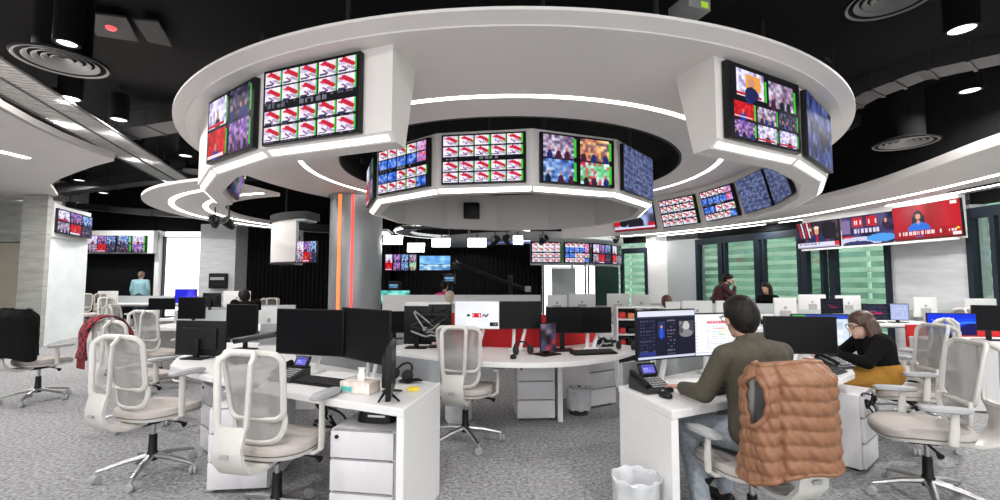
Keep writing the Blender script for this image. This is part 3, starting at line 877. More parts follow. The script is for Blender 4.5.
def ringpt(r, a, z):
    return (r * math.sin(R(a)), -r * math.cos(R(a)), z)
PROF = [(4.62, RZ0), (4.62, 2.64), (4.54, 2.57), (4.36, 2.57), (4.16, RZ0)]
def housing(angs, parent, prof):
    t = MB().loft([[ringpt(r, a, z) for r, z in prof] for a in angs])
    h = t.build('screen_housing', SOFFIT, parent, smooth=3)
    for a0, a1 in zip(angs, angs[1:]):
        g = 0.035 * (a1 - a0)
        def ch(r, a, z):      # along the flat chord between the two corners
            k = (a - a0) / (a1 - a0)
            p, q = Vector(ringpt(r, a0, z)), Vector(ringpt(r, a1, z))
            return p.lerp(q, k)
        b0, b1 = a0 + g, a1 - g
        (ra, za), (rb, zb) = prof[1], prof[2]
        r1, z1_ = ra + (rb - ra) * .30, za + (zb - za) * .30
        r2, z2_ = ra + (rb - ra) * .80, za + (zb - za) * .80
        o = 0.004
        MB().loft([[ch(r1 + o, b, z1_ - o), ch(r2 + o, b, z2_ - o), ch(r2 - .01, b, z2_ + .01), ch(r1 - .01, b, z1_ + .01)] for b in (b0, b1)]).build('light_strip', LED, h, smooth=0)
    return h
LEFTA = [-12.8, -30, -44.5, -59, -73]
RIGHTA = [21, 36.5, 51, 64, 78, 93, 108.5, 124.5, 142, 160]
housing(LEFTA, ring, PROF)
housing(RIGHTA, ring, PROF)
def tv_out(a0, a1, kd, lab, w, h, z=2.98, r=4.62, cx=RX, cy=RY, seed=1, nx=130, ny=82, gain=1.0, sh=0.0):
    p = (Vector(ringpt(r, a0, z)) + Vector(ringpt(r, a1, z))) / 2
    am = R((a0 + a1) / 2)
    n = Vector((math.sin(am), -math.cos(am), 0))
    q = p + n * 0.034 + Vector((cx, cy, 0)) + Vector((math.cos(am), math.sin(am), 0)) * sh
    return tv(lab, q, am, w, h, kd, nx, ny, seed, gain=gain)
tv_out(-30, -12.8, 'grid', 'big ring screen with a grid of red flag pictures, beside the wedge end', 1.06, 0.68, seed=31, sh=-.11)
tv_out(-44.5, -30, 'quad', 'big screen of four pictures on the ring soffit, leftmost of those facing out', 1.02, 0.66, seed=32)
tv_out(21, 36.5, 'six', 'big ring screen of several news pictures, at the wedge end on the right', 1.08, 0.67, seed=33)
tv_out(36.5, 51, 'bluecrowd', 'big screen with one dim blue crowd picture, round the corner at the ring soffit edge', 1.06, 0.66, seed=34, nx=70, ny=46, gain=.6)
def tv_in(a0, a1, kd, lab, w=0.98, h=0.62, seed=1, nx=70, ny=44, gain=1.0):
    zc = 2.95
    k = (zc - 2.57) / (RZ0 - 2.57)
    r = 4.36 + (4.16 - 4.36) * k
    p = (Vector(ringpt(r, a0, zc)) + Vector(ringpt(r, a1, zc))) / 2
    am = R((a0 + a1) / 2)
    q = p - Vector((math.sin(am), -math.cos(am), 0)) * 0.04 + Vector((RX, RY, -.01))
    return tv(lab, q, am + PI, w, h, kd, nx, ny, seed, tilt=math.atan(.2 / .78), gain=gain)
tv_in(-73, -59, 'quad3', 'inward-facing screen on the left inside of the ring soffit', seed=41)
tv_in(64, 78, 'city', 'inward-facing dim blue screen inside the ring, mostly hidden by its right corner', seed=42, nx=40, ny=30, gain=.7)
tv_in(78, 93, 'city', 'inward-facing dim blue-grey city picture screen inside the ring', seed=43, nx=50, ny=36, gain=.8)
tv_in(93, 108.5, 'gridblue', 'inward-facing screen with red and blue picture grid, inside the ring near its right corner', seed=44)
tv_in(108.5, 124.5, 'grid', 'inward-facing screen with an all red picture grid on the far right inside of the ring', seed=45)
tv_in(124.5, 142, 'press', 'inward-facing screen of a press scene inside the ring, beside the small drum', w=1.1, seed=46)

# the small drum inside the hole
drum = thing('screen_drum', 'small white many-sided drum hanging in the hole of the ring soffit', 'screen drum', (RX, RY, 0))
DP = [(2.42, 3.36), (2.42, 2.63), (2.35, 2.57), (2.22, 2.57), (2.22, 3.36)]
DA = [-24 + 30 * k for k in range(12)]
t = MB()
rings = [[ringpt(r, a, z) for r, z in DP] for a in DA]
t.loft(rings + [rings[0]], cap=False)
dh = t.build('drum_wall', SOFFIT, drum, smooth=3)
for k in range(12):
    a0, a1 = DA[k], DA[k] + 30
    def ch(r, f, z):
        return Vector(ringpt(r, a0, z)).lerp(Vector(ringpt(r, a1, z)), f)
    MB().loft([[ch(2.42 - .004 + .004, f, 2.615), ch(2.36, f, 2.572), ch(2.35, f, 2.59), ch(2.40, f, 2.63)] for f in (.015, .985)]).build('light_strip', LED, dh, smooth=0)
for a in (10, 100, 190, 280):
    MB().cyl(ringpt(2.32, a, 3.35), ringpt(2.32, a, 5.19), 0.03).build('hanger_rod', DARKG, drum)
for a0, kd, lab, g_ in ((-54, 'gridblue', 'drum screen with mixed red and blue picture grid, next to the grey column', 1), (-24, 'grid', 'drum screen with an all red picture grid, facing the room squarely', 1),
                    (6, 'quad2', 'drum screen of four crowd and street pictures', 1), (36, 'city', 'drum screen with dim blue picture, at the right bend of the small drum', .8), (-84, 'quad', 'drum screen seen edge-on beside the top of the grey column', 1)):
    tv_out(a0, a0 + 30, kd, lab, 1.09, 0.645, z=2.99, r=2.42, seed=50 + a0 % 17, nx=90, ny=56, gain=g_)
sb = thing('hanging_speaker', 'small square black speaker on the far inner face of the drum', 'speaker', (-0.62, 10.0, 2.96))
MB().box((0, 0, 0), (0.34, 0.24, 0.34), 0.02).build('cabinet', BLACKP, sb)
MB().lathe([(0.01, 0), (0.05, 0.03), (0.12, 0.0)], 20, M=Matrix.Translation((0, -0.12, 0)) @ Matrix.Rotation(PI / 2, 4, 'X')).build('cone', DARKG, sb)
MB().cyl((0, 0.1, 0.1), (0, 0.125, 0.1), 0.03).build('mount', DARKG, sb)

# grey round column with red light lines
col = at(356, 250, 10.4)
cn = thing('round_column', 'grey metal-clad round column with orange and red light lines', 'column', (col.x, 10.4, 0))
MB().lathe([(0.57, 0), (0.57, 3.30), (0.62, 3.32), (0.62, 3.345)], 48).build('cladding', PILLG, cn, smooth=30)
for px, m, w in ((339, ORLED, .075), (346, REDLED, .04), (352, REDLED, .05)):
    rr = ray(px, 250); dx = rr.x / rr.y
    # where the sight line meets the column
    cx, cy, r = col.x, 10.4, 0.575
    aa = dx * dx + 1; bb = -2 * (dx * cx + cy); cc = cx * cx + cy * cy - r * r
    disc = bb * bb - 4 * aa * cc
    y = (-bb - math.sqrt(max(disc, 0))) / (2 * aa); x = dx * y
    an = math.atan2(x - cx, -(y - cy))
    if px == 346:
        continue
    MB().lathe([(0.568, 0.02), (0.568, 3.3), (0.582, 3.3), (0.582, 0.02)], 2, an - w / 2 / .57, an + w / 2 / .57, loop=True).build('light_line', m, cn, smooth=0)

# second ring, far left, and its hanging drum
RX2, RY2, RZ2 = -3.5, 12.2, 3.1
r2 = thing('ceiling_ring', 'smaller far white ring soffit with two curved light strips, over the far left desks', 'ring soffit', (RX2, RY2, 0))
MB().lathe([(3.3, RZ2), (4.73, RZ2), (4.8, RZ2 + .02), (4.8, RZ2 + .07), (3.3, RZ2 + .07)], 110, R(185), R(345), loop=True).build('soffit', SOFFIT, r2, smooth=30)
for rr in (4.3, 3.68):
    MB().lathe([(rr - .045, RZ2 - .006), (rr - .045, RZ2 + .01), (rr + .045, RZ2 + .01), (rr + .045, RZ2 - .006)], 110, R(186), R(344), loop=True).build('light_strip', LEDC, r2, smooth=30)
for a in (195, 240, 278):
    MB().cyl(ringpt(3.5, a, 3.2), ringpt(3.5, a, 5.19), 0.03).build('hanger_rod', DARKG, r2)
d2 = thing('studio_drum', 'dark hollow round studio drum with a white outer shell, left of the grey column', 'studio drum', (-4.25, 12.4, 0))
MB().lathe([(1.74, 1.88), (1.74, 2.88), (1.65, 2.88), (1.65, 1.88)], 40, R(-120), R(-18), loop=True).build('white_shell', SOFFIT, d2, smooth=30)
MB().lathe([(1.78, 2.88), (1.78, 3.06), (1.2, 3.06), (1.2, 2.88)], 60, R(-150), R(-8), loop=True).build('top_band', DUCTM, d2, smooth=30)
MB().lathe([(1.80, 2.83), (1.80, 2.875), (1.3, 2.875), (1.3, 2.83)], 60, R(-17), R(-9), loop=True).build('white_rim', LGREY, d2, smooth=30)
MB().cyl((0, 1.5, 3.0), (0, 1.5, 5.19), 0.04).build('hanger_rod', DARKG, d2)
MB().lathe([(1.76, 1.85), (1.76, 1.88), (1.4, 1.88), (1.4, 1.85)], 30, R(-100), R(-18), loop=True).build('lower_rim', DARKG, d2, smooth=30)
p = at(307, 255, 10.62)
tv('tall portrait screen of news faces at the end of the white studio drum shell', (p.x, 10.62, 2.1), R(-14), 0.53, 0.5, 'mix', 24, 24, 71)
p = at(292, 238, 12.4)
bl = thing('stage_light', 'blue glowing light bar inside the dark studio drum', 'stage light', (p.x, 12.4, p.z))
MB().box((0, 0, 0), (0.42, 0.1, 0.12), 0.02).build('housing', DARKG, bl)
MB().box((0, -0.056, 0), (0.38, 0.01, 0.09)).build('lens', BLUELED, bl)
MB().cyl((0, 0, 0.06), (0, 0, 0.12), 0.02).build('mount', DARKG, bl)
lr = thing('lighting_ring', 'thin grey ceiling ring with a white light line above the square studio lights', 'ring', (-1.25, 15.5, 0))
MB().lathe([(1.75, 3.02), (2.25, 3.02), (2.28, 3.12), (1.75, 3.12)], 64, loop=True).build('band', LGREY, lr, smooth=30)
MB().lathe([(2.24, 3.01), (2.29, 3.03), (2.29, 3.06), (2.24, 3.02)], 64, loop=True).build('light_strip', LED, lr, smooth=30)
for a in (120, 200, 300):
    MB().cyl(ringpt(2, a, 3.1), ringpt(2, a, 5.19), .02).build('hanger_rod', DARKG, lr)
# third ring: studio ring behind the small drum
RX3, RY3 = 1.0, 16.6
r3 = thing('studio_ring', 'grey studio ring with blue glow and a curved row of screens, behind the small drum', 'studio ring', (RX3, RY3, 0))
MB().lathe([(1.7, 2.62), (3.28, 2.62), (3.34, 2.68), (3.34, 2.86), (1.7, 2.86)], 80, R(-88), R(88), loop=True).build('soffit', LGREY, r3, smooth=30)
MB().lathe([(3.23, 1.88), (3.23, 2.615), (3.13, 2.615), (3.13, 1.88)], 30, R(-2), R(75), loop=True).build('screen_band', LGREY, r3, smooth=30)
MB().lathe([(2.45, 2.612), (2.45, 2.63), (2.58, 2.63), (2.58, 2.612)], 40, R(-55), R(20), loop=True).build('light_strip', BLUELED, r3, smooth=30)
MB().lathe([(2.9, 2.612), (2.9, 2.63), (2.98, 2.63), (2.98, 2.612)], 40, R(-10), R(70), loop=True).build('light_strip', LED, r3, smooth=30)
for a in (-70, -25, 20):
    MB().cyl(ringpt(2.2, a, 2.8), ringpt(2.2, a, 5.19), 0.03).build('hanger_rod', DARKG, r3)
for k, a in enumerate((6, 23, 40, 57)):
    am = R(a)
    q = Vector((RX3 + 3.285 * math.sin(am), RY3 - 3.285 * math.cos(am), 2.25))
    tv('small screen of news pictures, %s of four round the far studio ring' % ('first', 'second', 'third', 'last')[k], q, am, 0.90, 0.62, ('grid', 'gridblue', 'mix', 'quad')[k], 40, 26, 80 + k, d=.04)

# ------------------------------------------------------------------ office chair
def sup(w, d, n=28, e=3.2, cy=0.0):
    out = []
    for i in range(n):
        a = 2 * PI * i / n
        c_, s_ = math.cos(a), math.sin(a)
        out.append((math.copysign(abs(c_) ** (2 / e), c_) * w / 2, math.copysign(abs(s_) ** (2 / e), s_) * d / 2 + cy))
    return out

def rrect(w0, w1, z0, z1, rad, yf, n=5):
    """rounded loop in the x-z plane, w0 wide at the bottom and w1 at the top; yf(x, z) gives the depth"""
    P = []
    for cx, cz, a0 in ((w1 / 2 - rad, z1 - rad, 0), (-w1 / 2 + rad, z1 - rad, 90), (-w0 / 2 + rad, z0 + rad, 180), (w0 / 2 - rad, z0 + rad, 270)):
        for k in range(n + 1):
            a = R(a0 + 90 * k / n)
            P.append((cx + rad * math.cos(a), cz + rad * math.sin(a)))
    return [(x, yf(x, z), z) for x, z in P]

def make_chair(label, loc, rz, group, az=0.0):
    t = thing('office_chair', label, 'chair', loc, rz, group)
    for k in range(5):
        a = R(72 * k + 18)
        c_, s_ = math.cos(a), math.sin(a)
        L = MB().tube([(0.03 * c_, 0.03 * s_, 0.135), (0.16 * c_, 0.16 * s_, 0.118), (0.315 * c_, 0.315 * s_, 0.082)], [0.030, 0.024, 0.017], 8, flat=0.7, up=(0, 0, 1)).build('base_leg', CHROME, t)
        M = Matrix.Translation((0.32 * c_, 0.32 * s_, 0)) @ Matrix.Rotation(a + 0.6 * (k - 2), 4, 'Z')
        b = MB(M)
        for s in (-1, 1):
            b.lathe([(0.0, -.011), (0.026, -.011), (0.031, -.006), (0.031, .006), (0.026, .011), (0.0, .011)], 16, M=Matrix.Translation((0, s * 0.014, 0.0315)) @ Matrix.Rotation(PI / 2, 4, 'X'))
        b.cyl((0, 0, 0.032), (0, 0, 0.085), 0.009, n=8)
        b.build('caster', STEELG, L)
    MB().lathe([(0, .10), (.036, .10), (.040, .15), (.030, .17), (.027, .29), (0, .29)], 16).build('gas_column', BLACKP, t)
    MB().cyl((0, 0, .28), (0, 0, .40), .016, n=12).build('piston', CHROME, t)
    m = MB().box((0, 0, .405), (.17, .26, .045), .012)
    m.tube([(.07, .04, .40), (.22, .05, .385), (.26, .05, .37)], [.008, .008, .02], 8).tube([(-.07, .04, .40), (-.22, .05, .385), (-.26, .05, .37)], [.008, .008, .02], 8)
    m.build('tilt_mechanism', BLACKP, t)
    def seatring(sc, z, drop=1.0):
        out = []
        for x, y in sup(.49 * sc, .50 * sc, 32, 3.0):
            f = max(0, (y - .10) / .15)
            bk = max(0, (-y - .12) / .13)
            out.append((x, y + .035, z - .022 * f * f * drop + .010 * bk + .010 * (abs(x) / .245) ** 3))
        return out
    MB().loft([seatring(.80, .418, .6), seatring(.95, .425, .8), seatring(.985, .446)]).build('seat_pan', FRAMEW, t)
    MB().loft([seatring(.94, .447), seatring(1.0, .455), seatring(1.01, .475), seatring(.975, .496), seatring(.88, .505), seatring(.5, .500), seatring(.15, .497)]).build('seat', SEATF, t)
    # arms
    for s in (-1, 1):
        A_ = MB().tube([(s * .19, 0.0, .425), (s * .255, 0.0, .428), (s * .292, 0.0, .455), (s * .298, -.005, .53), (s * .298, -.012, .62 + az), (s * .296, -.015, .652 + az)], [.024, .024, .026, .026, .022, .022], 10, flat=.55, up=(s, 0, 0.01)).build('armrest', FRAMEW, t)
        MB().loft([[(s * .296 + x, y + .03, z + az) for x, y in sup(.085 * k, .265 * k, 20, 3.4)] for k, z in ((.85, .648), (1, .656), (1, .672), (.86, .680))]).build('arm_pad', PADG, A_)
    # back
    yb = lambda x, z: -.215 - (z - .68) * .17 + .055 * (x / .22) ** 2 + .05 * max(0, (z - .95) / .1) * -0.3
    bf = MB().tube(rrect(.35, .385, .665, 1.045, .06, yb), .0145, 8, closed=True, flat=1.25, up=None).build('back_frame', FRAMEW, t)
    rows = []
    for i in range(13):
        z = .675 + .36 * i / 12
        w = .35 + .035 * i / 12 - .02
        cut = .045 if i in (0, 12) else (.015 if i in (1, 11) else 0)
        rows.append([((w / 2 - cut) * (2 * j / 10 - 1), yb((w / 2 - cut) * (2 * j / 10 - 1), z), z) for j in range(11)])
    MB().loft(rows, cap=False, closed=False).build('back_mesh', MESHF, bf)
    # lumbar loop
    yl = lambda x, z: -.195 + .055 * (x / .2) ** 2 - .05 * (z - .6)
    lp = [(.16, yl(.16, .69), .69), (.165, yl(.165, .64), .64), (.145, yl(.145, .575), .575), (.10, yl(.10, .54), .54), (0, yl(0, .532), .532)]
    lp = lp + [(-x, y, z) for x, y, z in lp[-2::-1]]
    lo = MB().tube(smooth2(lp, 4), .013, 8, flat=1.3).build('lumbar_loop', FRAMEW, t)
    rows = []
    for z, w in ((.685, .31), (.65, .32), (.60, .30), (.57, .26), (.545, .16)):
        rows.append([(w / 2 * (2 * j / 8 - 1), yl(w / 2 * (2 * j / 8 - 1), z) - .006, z) for j in range(9)])
    MB().loft(rows, cap=False, closed=False).build('lumbar_mesh', MESHF, lo)
    # rear spine and yoke
    ys = lambda x, z: -.368 - .12 * (z - .68) + .10 * max(0, (z - .93) / .12) ** 2
    yk = MB().tube(rrect(.185, .21, .645, 1.05, .045, ys), .019, 8, closed=True, flat=.8)
    sp = []
    for y, z, w, th in ((-.02, .415, .15, .03), (-.14, .405, .18, .03), (-.25, .405, .20, .034), (-.335, .43, .20, .036), (-.385, .49, .19, .036), (-.395, .56, .18, .034), (-.378, .63, .185, .034), (-.370, .67, .19, .03)):
        sp.append((y, z, w, th))
    rings = []
    for i, (y, z, w, th) in enumerate(sp):
        y0, z0_ = sp[max(i - 1, 0)][:2]; y1, z1_ = sp[min(i + 1, len(sp) - 1)][:2]
        tv_ = Vector((0, y1 - y0, z1_ - z0_)).normalized(); n = Vector((0, -tv_.z, tv_.y))
        o = Vector((0, y, z))
        r_ = []
        for x, q in ((-.5, -.3), (-.42, -.5), (.42, -.5), (.5, -.3), (.5, .3), (.42, .5), (-.42, .5), (-.5, .3)):
            r_.append(o + Vector((x * w, 0, 0)) + n * q * th)
        rings.append(r_)
    yk.loft(rings)
    sp_ = yk.build('back_spine', FRAMEW, t, smooth=50)
    MB().box((0, -.418, .53), (.055, .006, .022), .003).build('badge', STEELG, sp_)
    return t

GC = 'white mesh office chairs'
chair = make_chair('nearest white mesh chair seen from behind, at the left desk end beside the phone', (-1.345, 2.86, 0), face_rz(.22, .975), GC, .102)
chair_low = make_chair('white mesh chair pushed up to the middle desk with red panels', (-0.31, 4.21, 0), face_rz(.20, .98), GC)
def add_chair(label, x, y, fx, fy, first=None):
    return dup(first or chair_low, label, (x, y, 0), face_rz(fx, fy), GC)
add_chair('white mesh chair in the left aisle, in front of the one with the plaid scarf', -2.62, 3.56, .34, .94, chair)
add_chair('white mesh chair with a plaid scarf over its back', -3.64, 4.75, .5, .86)
add_chair('white mesh chair mostly hidden behind the editing screen, at the middle desk end', 1.66, 5.22, -.95, .30)
vc = add_chair('white mesh chair with the caramel puffer vest over its back, the seated man on it', 1.38, 2.60, -.26, .96)
vc.scale = (.955, .955, .955)
add_chair('white mesh chair the woman in black sits on', 3.60, 4.17, -.97, .22)
add_chair('large empty white mesh chair on the right, armrests pointing towards the woman', 2.82, 3.12, -.955, .30)
add_chair('white mesh chair right behind the chair of the woman in black', 4.35, 4.95, -.6, .8)
add_chair('white mesh chair at the far left edge with a black coat over its back', -5.58, 5.65, .25, .97)
add_chair('white mesh chair facing away behind the scarf chair, nearest the dark monitor back', -4.55, 6.25, .25, .97)
add_chair('white mesh chair turned sideways between the scarf chair and the man in light blue', -5.85, 7.4, .9, .4)
p = fl(84, 331); add_chair('far white chair beside the foot of the curved white glass wall', p.x, p.y, .8, -.6)
p = fl(98, 328); add_chair('far white chair, second out from the curved white glass wall', p.x + .4, p.y - .1, .2, .97)
p = at(117, 310, 10.8); add_chair('far white chair with a broad mesh back, in front of the man in light blue', p.x, 10.8, .1, 1)
p = at(266, 305, 10.2); add_chair('far white chair by the black curtain next to the dark-haired head', p.x, 10.2, -.7, .7)
p = at(905, 340, 7.6); add_chair('far white chair under the pale concrete panel, behind the double screen', p.x, 6.7, .3, 1)

# ------------------------------------------------------------------ desks
DZ = 0.74
def desk(label, front, back, panels, divider=None, dz=DZ, group=None, dm=None):
    """front and back edges run the same way; panels: 'start', 'end' closing side panels"""
    c = Vector(((front[0][0] + front[-1][0]) / 2, (front[0][1] + front[-1][1]) / 2, 0))
    t = thing('desk', label, 'desk', c, 0, group)
    L = lambda P: [(x - c.x, y - c.y) for x, y in P]
    f, b = L(front), L(back)
    MB().prism(f + b[::-1], dz - .045, dz, 0.004).build('worktop', WHITE, t, smooth=30)
    for e in panels:
        p, q = (f[0], b[0]) if e == 'start' else ((f[-1], b[-1]) if e == 'end' else e)
        p, q = Vector(p), Vector(q)
        d = (q - p).normalized(); n = Vector((-d.y, d.x))
        mid_ = Vector((sum(x for x, y in f + b) / len(f + b), sum(y for x, y in f + b) / len(f + b)))
        if n.dot(mid_ - p) < 0:
            n = -n
        p = p + d * .01; q = q - d * .01
        MB().prism([p, q, q + n * .045, p + n * .045], 0, dz - .046, 0.003).build('side_panel', WHITE, t, smooth=30)
    if divider:
        P = L(divider[0])
        nn = []
        for i in range(len(P)):
            d = (Vector(P[min(i + 1, len(P) - 1)]) - Vector(P[max(i - 1, 0)])).normalized()
            nn.append((P[i][0] - d.y * .028, P[i][1] + d.x * .028))
        strip_prism(P, nn, divider[1], divider[2]).build('divider_panel', dm or GREYP, t, smooth=30)
    return t

def frontback(front, w):
    pass
LF = [(-.53, 2.58), (-1.0, 2.80), (-1.45, 3.04), (-1.85, 3.26), (-2.1, 3.42)]
LB = [(-.41, 3.24), (-.75, 3.46), (-1.1, 3.69), (-1.45, 3.92), (-1.72, 4.10)]
desk('white desk with a solid end panel, left of the aisle, carrying two black monitors', LF, LB, ['start'], ([(-.42, 3.255), (-.75, 3.475), (-1.1, 3.705), (-1.45, 3.935), (-1.72, 4.12)], .45, .885))
LF2 = [(-2.112, 3.435), (-2.40, 3.62), (-2.76, 3.90), (-2.98, 4.3), (-3.08, 4.75), (-3.12, 5.3)]
LB2 = [(-1.735, 4.118), (-1.82, 4.2), (-1.93, 4.4), (-2.0, 4.62), (-2.05, 4.9), (-2.08, 5.3)]
desk('white curved desk continuing behind the nearest left chair, with a dark monitor back', LF2, LB2, ['end', ((-.1, .0), (.25, .62))] if False else ['end'], ([(-1.735, 4.16), (-1.79, 4.22), (-1.90, 4.42), (-1.97, 4.64), (-2.02, 4.92), (-2.05, 5.3)], .45, .885))
mir = lambda P: [(0.40 - x, y) for x, y in P]
RF = mir([(-.53, 2.54), (-1.0, 2.78), (-1.45, 3.02), (-1.85, 3.24), (-2.1, 3.40)])
RB = mir([(-.40, 3.16), (-.75, 3.42), (-1.1, 3.67), (-1.45, 3.92), (-1.72, 4.10)])
desk('white desk with a solid end panel where the man in olive works', RF[::-1], RB[::-1], ['end'], (mir([(-.41, 3.175), (-.75, 3.435), (-1.1, 3.685), (-1.45, 3.935), (-1.72, 4.12)])[::-1], .45, .885))
RF2 = mir([(-2.112, 3.415), (-2.32, 3.58), (-2.46, 3.80), (-2.54, 4.1), (-2.58, 4.5), (-2.6, 5.2)])
RB2 = mir([(-1.735, 4.118), (-1.80, 4.2), (-1.86, 4.4), (-1.9, 4.62), (-1.93, 4.9), (-1.95, 5.2)])
desk('white rounded desk in front of the woman in black', RF2[::-1], RB2[::-1], ['start'], (mir([(-1.735, 4.16), (-1.77, 4.22), (-1.83, 4.42), (-1.87, 4.64), (-1.90, 4.92), (-1.92, 5.2)])[::-1], .45, .885))
MF = smooth2([(-1.30, 4.86), (-.99, 4.60), (-.55, 4.26), (-.15, 4.06), (.26, 4.0), (.66, 4.08), (1.05, 4.34), (1.36, 4.70), (1.50, 4.95)], 3)
MBK = smooth2([(-.80, 5.46), (-.60, 5.25), (-.33, 5.06), (-.05, 4.94), (.22, 4.90), (.48, 4.94), (.75, 5.06), (1.0, 5.26), (1.12, 5.42)], 3)
md = desk('white curved middle desk with a red felt divider', MF, MBK, ['start'], ([(x, y + .02) for x, y in MBK], .70, 1.08), dm=REDP)
for x, y, a in ((.62, 4.90, 0), (-.68, 4.80, R(35))):
    MB(Matrix.Translation((x - md.location.x, y - md.location.y, 0)) @ Matrix.Rotation(a, 4, 'Z')).box((0, .12, .347), (.05, .42, .694), .004).build('leg', WHITE, md)

# row desks further back
def row_desk(label, x0, y0, x1, y1, w=.7, div=REDP, h=1.0, dz=DZ, apron=None):
    d = Vector((x1 - x0, y1 - y0)).normalized(); n = Vector((-d.y, d.x)) * w
    t = desk(label, [(x0, y0), (x1, y1)], [(x0 + n.x, y0 + n.y), (x1 + n.x, y1 + n.y)], ['start', 'end'], ([(x0 + n.x, y0 + n.y + .02), (x1 + n.x, y1 + n.y + .02)], .6, h) if div else None, dz, None, div)
    if apron:
        MB().prism([Vector(p) - t.location.to_2d() for p in ((x0, y0), (x1, y1), (x1 + n.x * .05, y1 + n.y * .05), (x0 + n.x * .05, y0 + n.y * .05))], .02, dz - .05).build('front_panel', WHITE, t, smooth=0)
    return t
row_desk('white desk with closed front panel under the blue wave screen', 5.1, 5.15, 6.9, 4.95, .75, REDP, .88, apron=True)
row_desk('long white desk below the windows with a double screen on it', 5.0, 7.6, 8.0, 7.4, .75, LGREY, .92)
row_desk('far long white desk in front of the green louvred windows', 3.2, 9.2, 6.8, 9.0, .75, LGREY, .95)
row_desk('white desk behind the seated man, carrying white computer backs', 2.35, 6.7, 4.2, 6.7, .75, LGREY, .95)
row_desk('long white desk beyond the red divider, by the grey wall panel', .9, 8.3, 2.9, 8.3, .75, LGREY, .95)
row_desk('white desk in the far left group, with the blue screen on it', -6.3, 8.5, -4.1, 8.5, .75, LGREY, .95)
row_desk('white desk behind the curved left desk, before the black curtain', -5.4, 6.9, -2.7, 6.9, .75, LGREY, .95)
row_desk('far white desk in front of the man standing in light blue', -12.2, 13.9, -8.4, 13.9, .75, LGREY, .95)
row_desk('white studio counter in front of the black studio curtain', -2.6, 9.6, 0.9, 9.6, .6, WHITE, 1.12)

# ------------------------------------------------------------------ pedestals, bins, desk things
def make_pedestal(label, loc, rz, group='drawer pedestals under the desks'):
    t = thing('drawer_pedestal', label, 'drawer unit', loc, rz, group)      # front faces -Y
    MB().box((0, .01, .295), (.40, .52, .55), .006).build('carcass', PEDW, t)
    for k, (z0, z1) in enumerate(((.03, .205), (.22, .395), (.41, .562))):
        d = MB().box((0, -.262, (z0 + z1) / 2), (.39, .022, z1 - z0), .004).build('drawer', PEDW, t)
        MB().box((0, -.264, z1 + .004), (.36, .012, .012)).build('grip', PEDG, d)
        if k == 2:
            MB().cyl((-.155, -.272, .53), (-.155, -.280, .53), .012, n=12).build('lock', BLACKP, d)
    for x in (-.16, .16):
        for y in (-.2, .2):
            MB().cyl((x, y, 0), (x, y, .025), .018, n=10).build('foot', DARKG, t)
    return t
ped = make_pedestal('white drawer pedestal under the left desk end, a black bag on top of it', (-.765, 3.02, 0), R(-9))
def add_ped(label, x, y, rz):
    return dup(ped, label, (x, y, 0), rz)
add_ped('white drawer pedestal right of the nearest left chair base', -1.93, 3.62, R(-30)) if False else add_ped('white drawer pedestal behind the nearest left chair', -1.82, 3.50, R(6))
add_ped('white drawer pedestal deep under the curved left desk', -2.25, 4.12, R(-42))
p = fl(535, 421); add_ped('white drawer pedestal under the middle desk, beside its leg', p.x + .0, p.y + .27, R(3))
p = fl(590, 405); add_ped('white cabinet pedestal under the right half of the middle desk', p.x, p.y + .15, R(30))
p = fl(846, 440); add_ped('white drawer pedestal under the rounded desk of the woman in black', 2.72, 3.88, R(40))

def bag(label, x, y, z, rz, s=1.0):
    t = thing('bag', label, 'bag', (x, y, z), rz)
    b = MB()
    for k in range(1):
        b.loft([[(px * (1 - .12 * i * i / 9), py * (1 - .2 * (i / 5) ** 2), .105 * s * i / 5) for px, py in sup(.27 * s, .16 * s, 20, 3.5)] for i in range(6)])
    b.build('pouch', BLACKP, t)
    MB().box((.02, -.082 * s, .05 * s), (.11, .004, .012), .001).build('zip', PAPER, t)
    MB().tube([(-.08 * s, 0, .1 * s), (-.05 * s, 0, .125 * s), (.05 * s, 0, .125 * s), (.08 * s, 0, .1 * s)], .008, 8).build('handle', BLACKP, t)
    return t
bag('black soft bag lying on the pedestal under the left desk end', -.765, 2.95, .573, R(-9), .9)
bag('black bag lying on the pedestal under the middle desk', .40, 4.95, .573, R(10), .9)

LINER = mat('frosted_bin_liner', (0.80, 0.82, 0.84), 0.3, var=0.1, scale=14, bump=0.6, alpha=0.62)
def make_bin(label, x, y, m=None, s=1.0):
    t = thing('waste_bin', label, 'bin', (x, y, 0), 0, 'waste bins')
    MB().lathe([(0, .004), (.105 * s, .0), (.135 * s, .28 * s), (.140 * s, .285 * s), (.130 * s, .27 * s), (.10 * s, .012), (0, .012)], 32).build('bucket', m or mat('grey_bin_plastic', (.5, .5, .52), .4), t, smooth=30)
    prof = []
    n = 44
    rings = []
    for k, (r, z) in enumerate(((.137, .06), (.142, .20), (.146, .27), (.155, .292), (.148, .300), (.126, .27), (.10, .12), (.02, .08))):
        ring_ = []
        for i in range(n):
            a = 2 * PI * i / n
            q = 1 + (.035 * math.sin(7 * a + k) + .025 * math.sin(13 * a - 2 * k)) * (1 if k < 5 else .5)
            ring_.append((r * s * q * math.cos(a), r * s * q * math.sin(a), (z + .006 * math.sin(9 * a + k)) * s))
        rings.append(ring_)
    MB().loft(rings, cap=False).build('liner', LINER, t, smooth=60)
    return t
make_bin('waste bin with a white plastic liner beside the end panel of the phone desk', .762, 2.66, s=.88).scale = (1, 1, 1.36)
p = fl(452, 404); make_bin('small waste bin with a clear liner under the middle desk, left of the chair there', -.42, 4.72, s=.95)
p = fl(566, 405); make_bin('dark waste bin beside the leg of the middle desk', .86, 5.12, DARKG, s=.95)

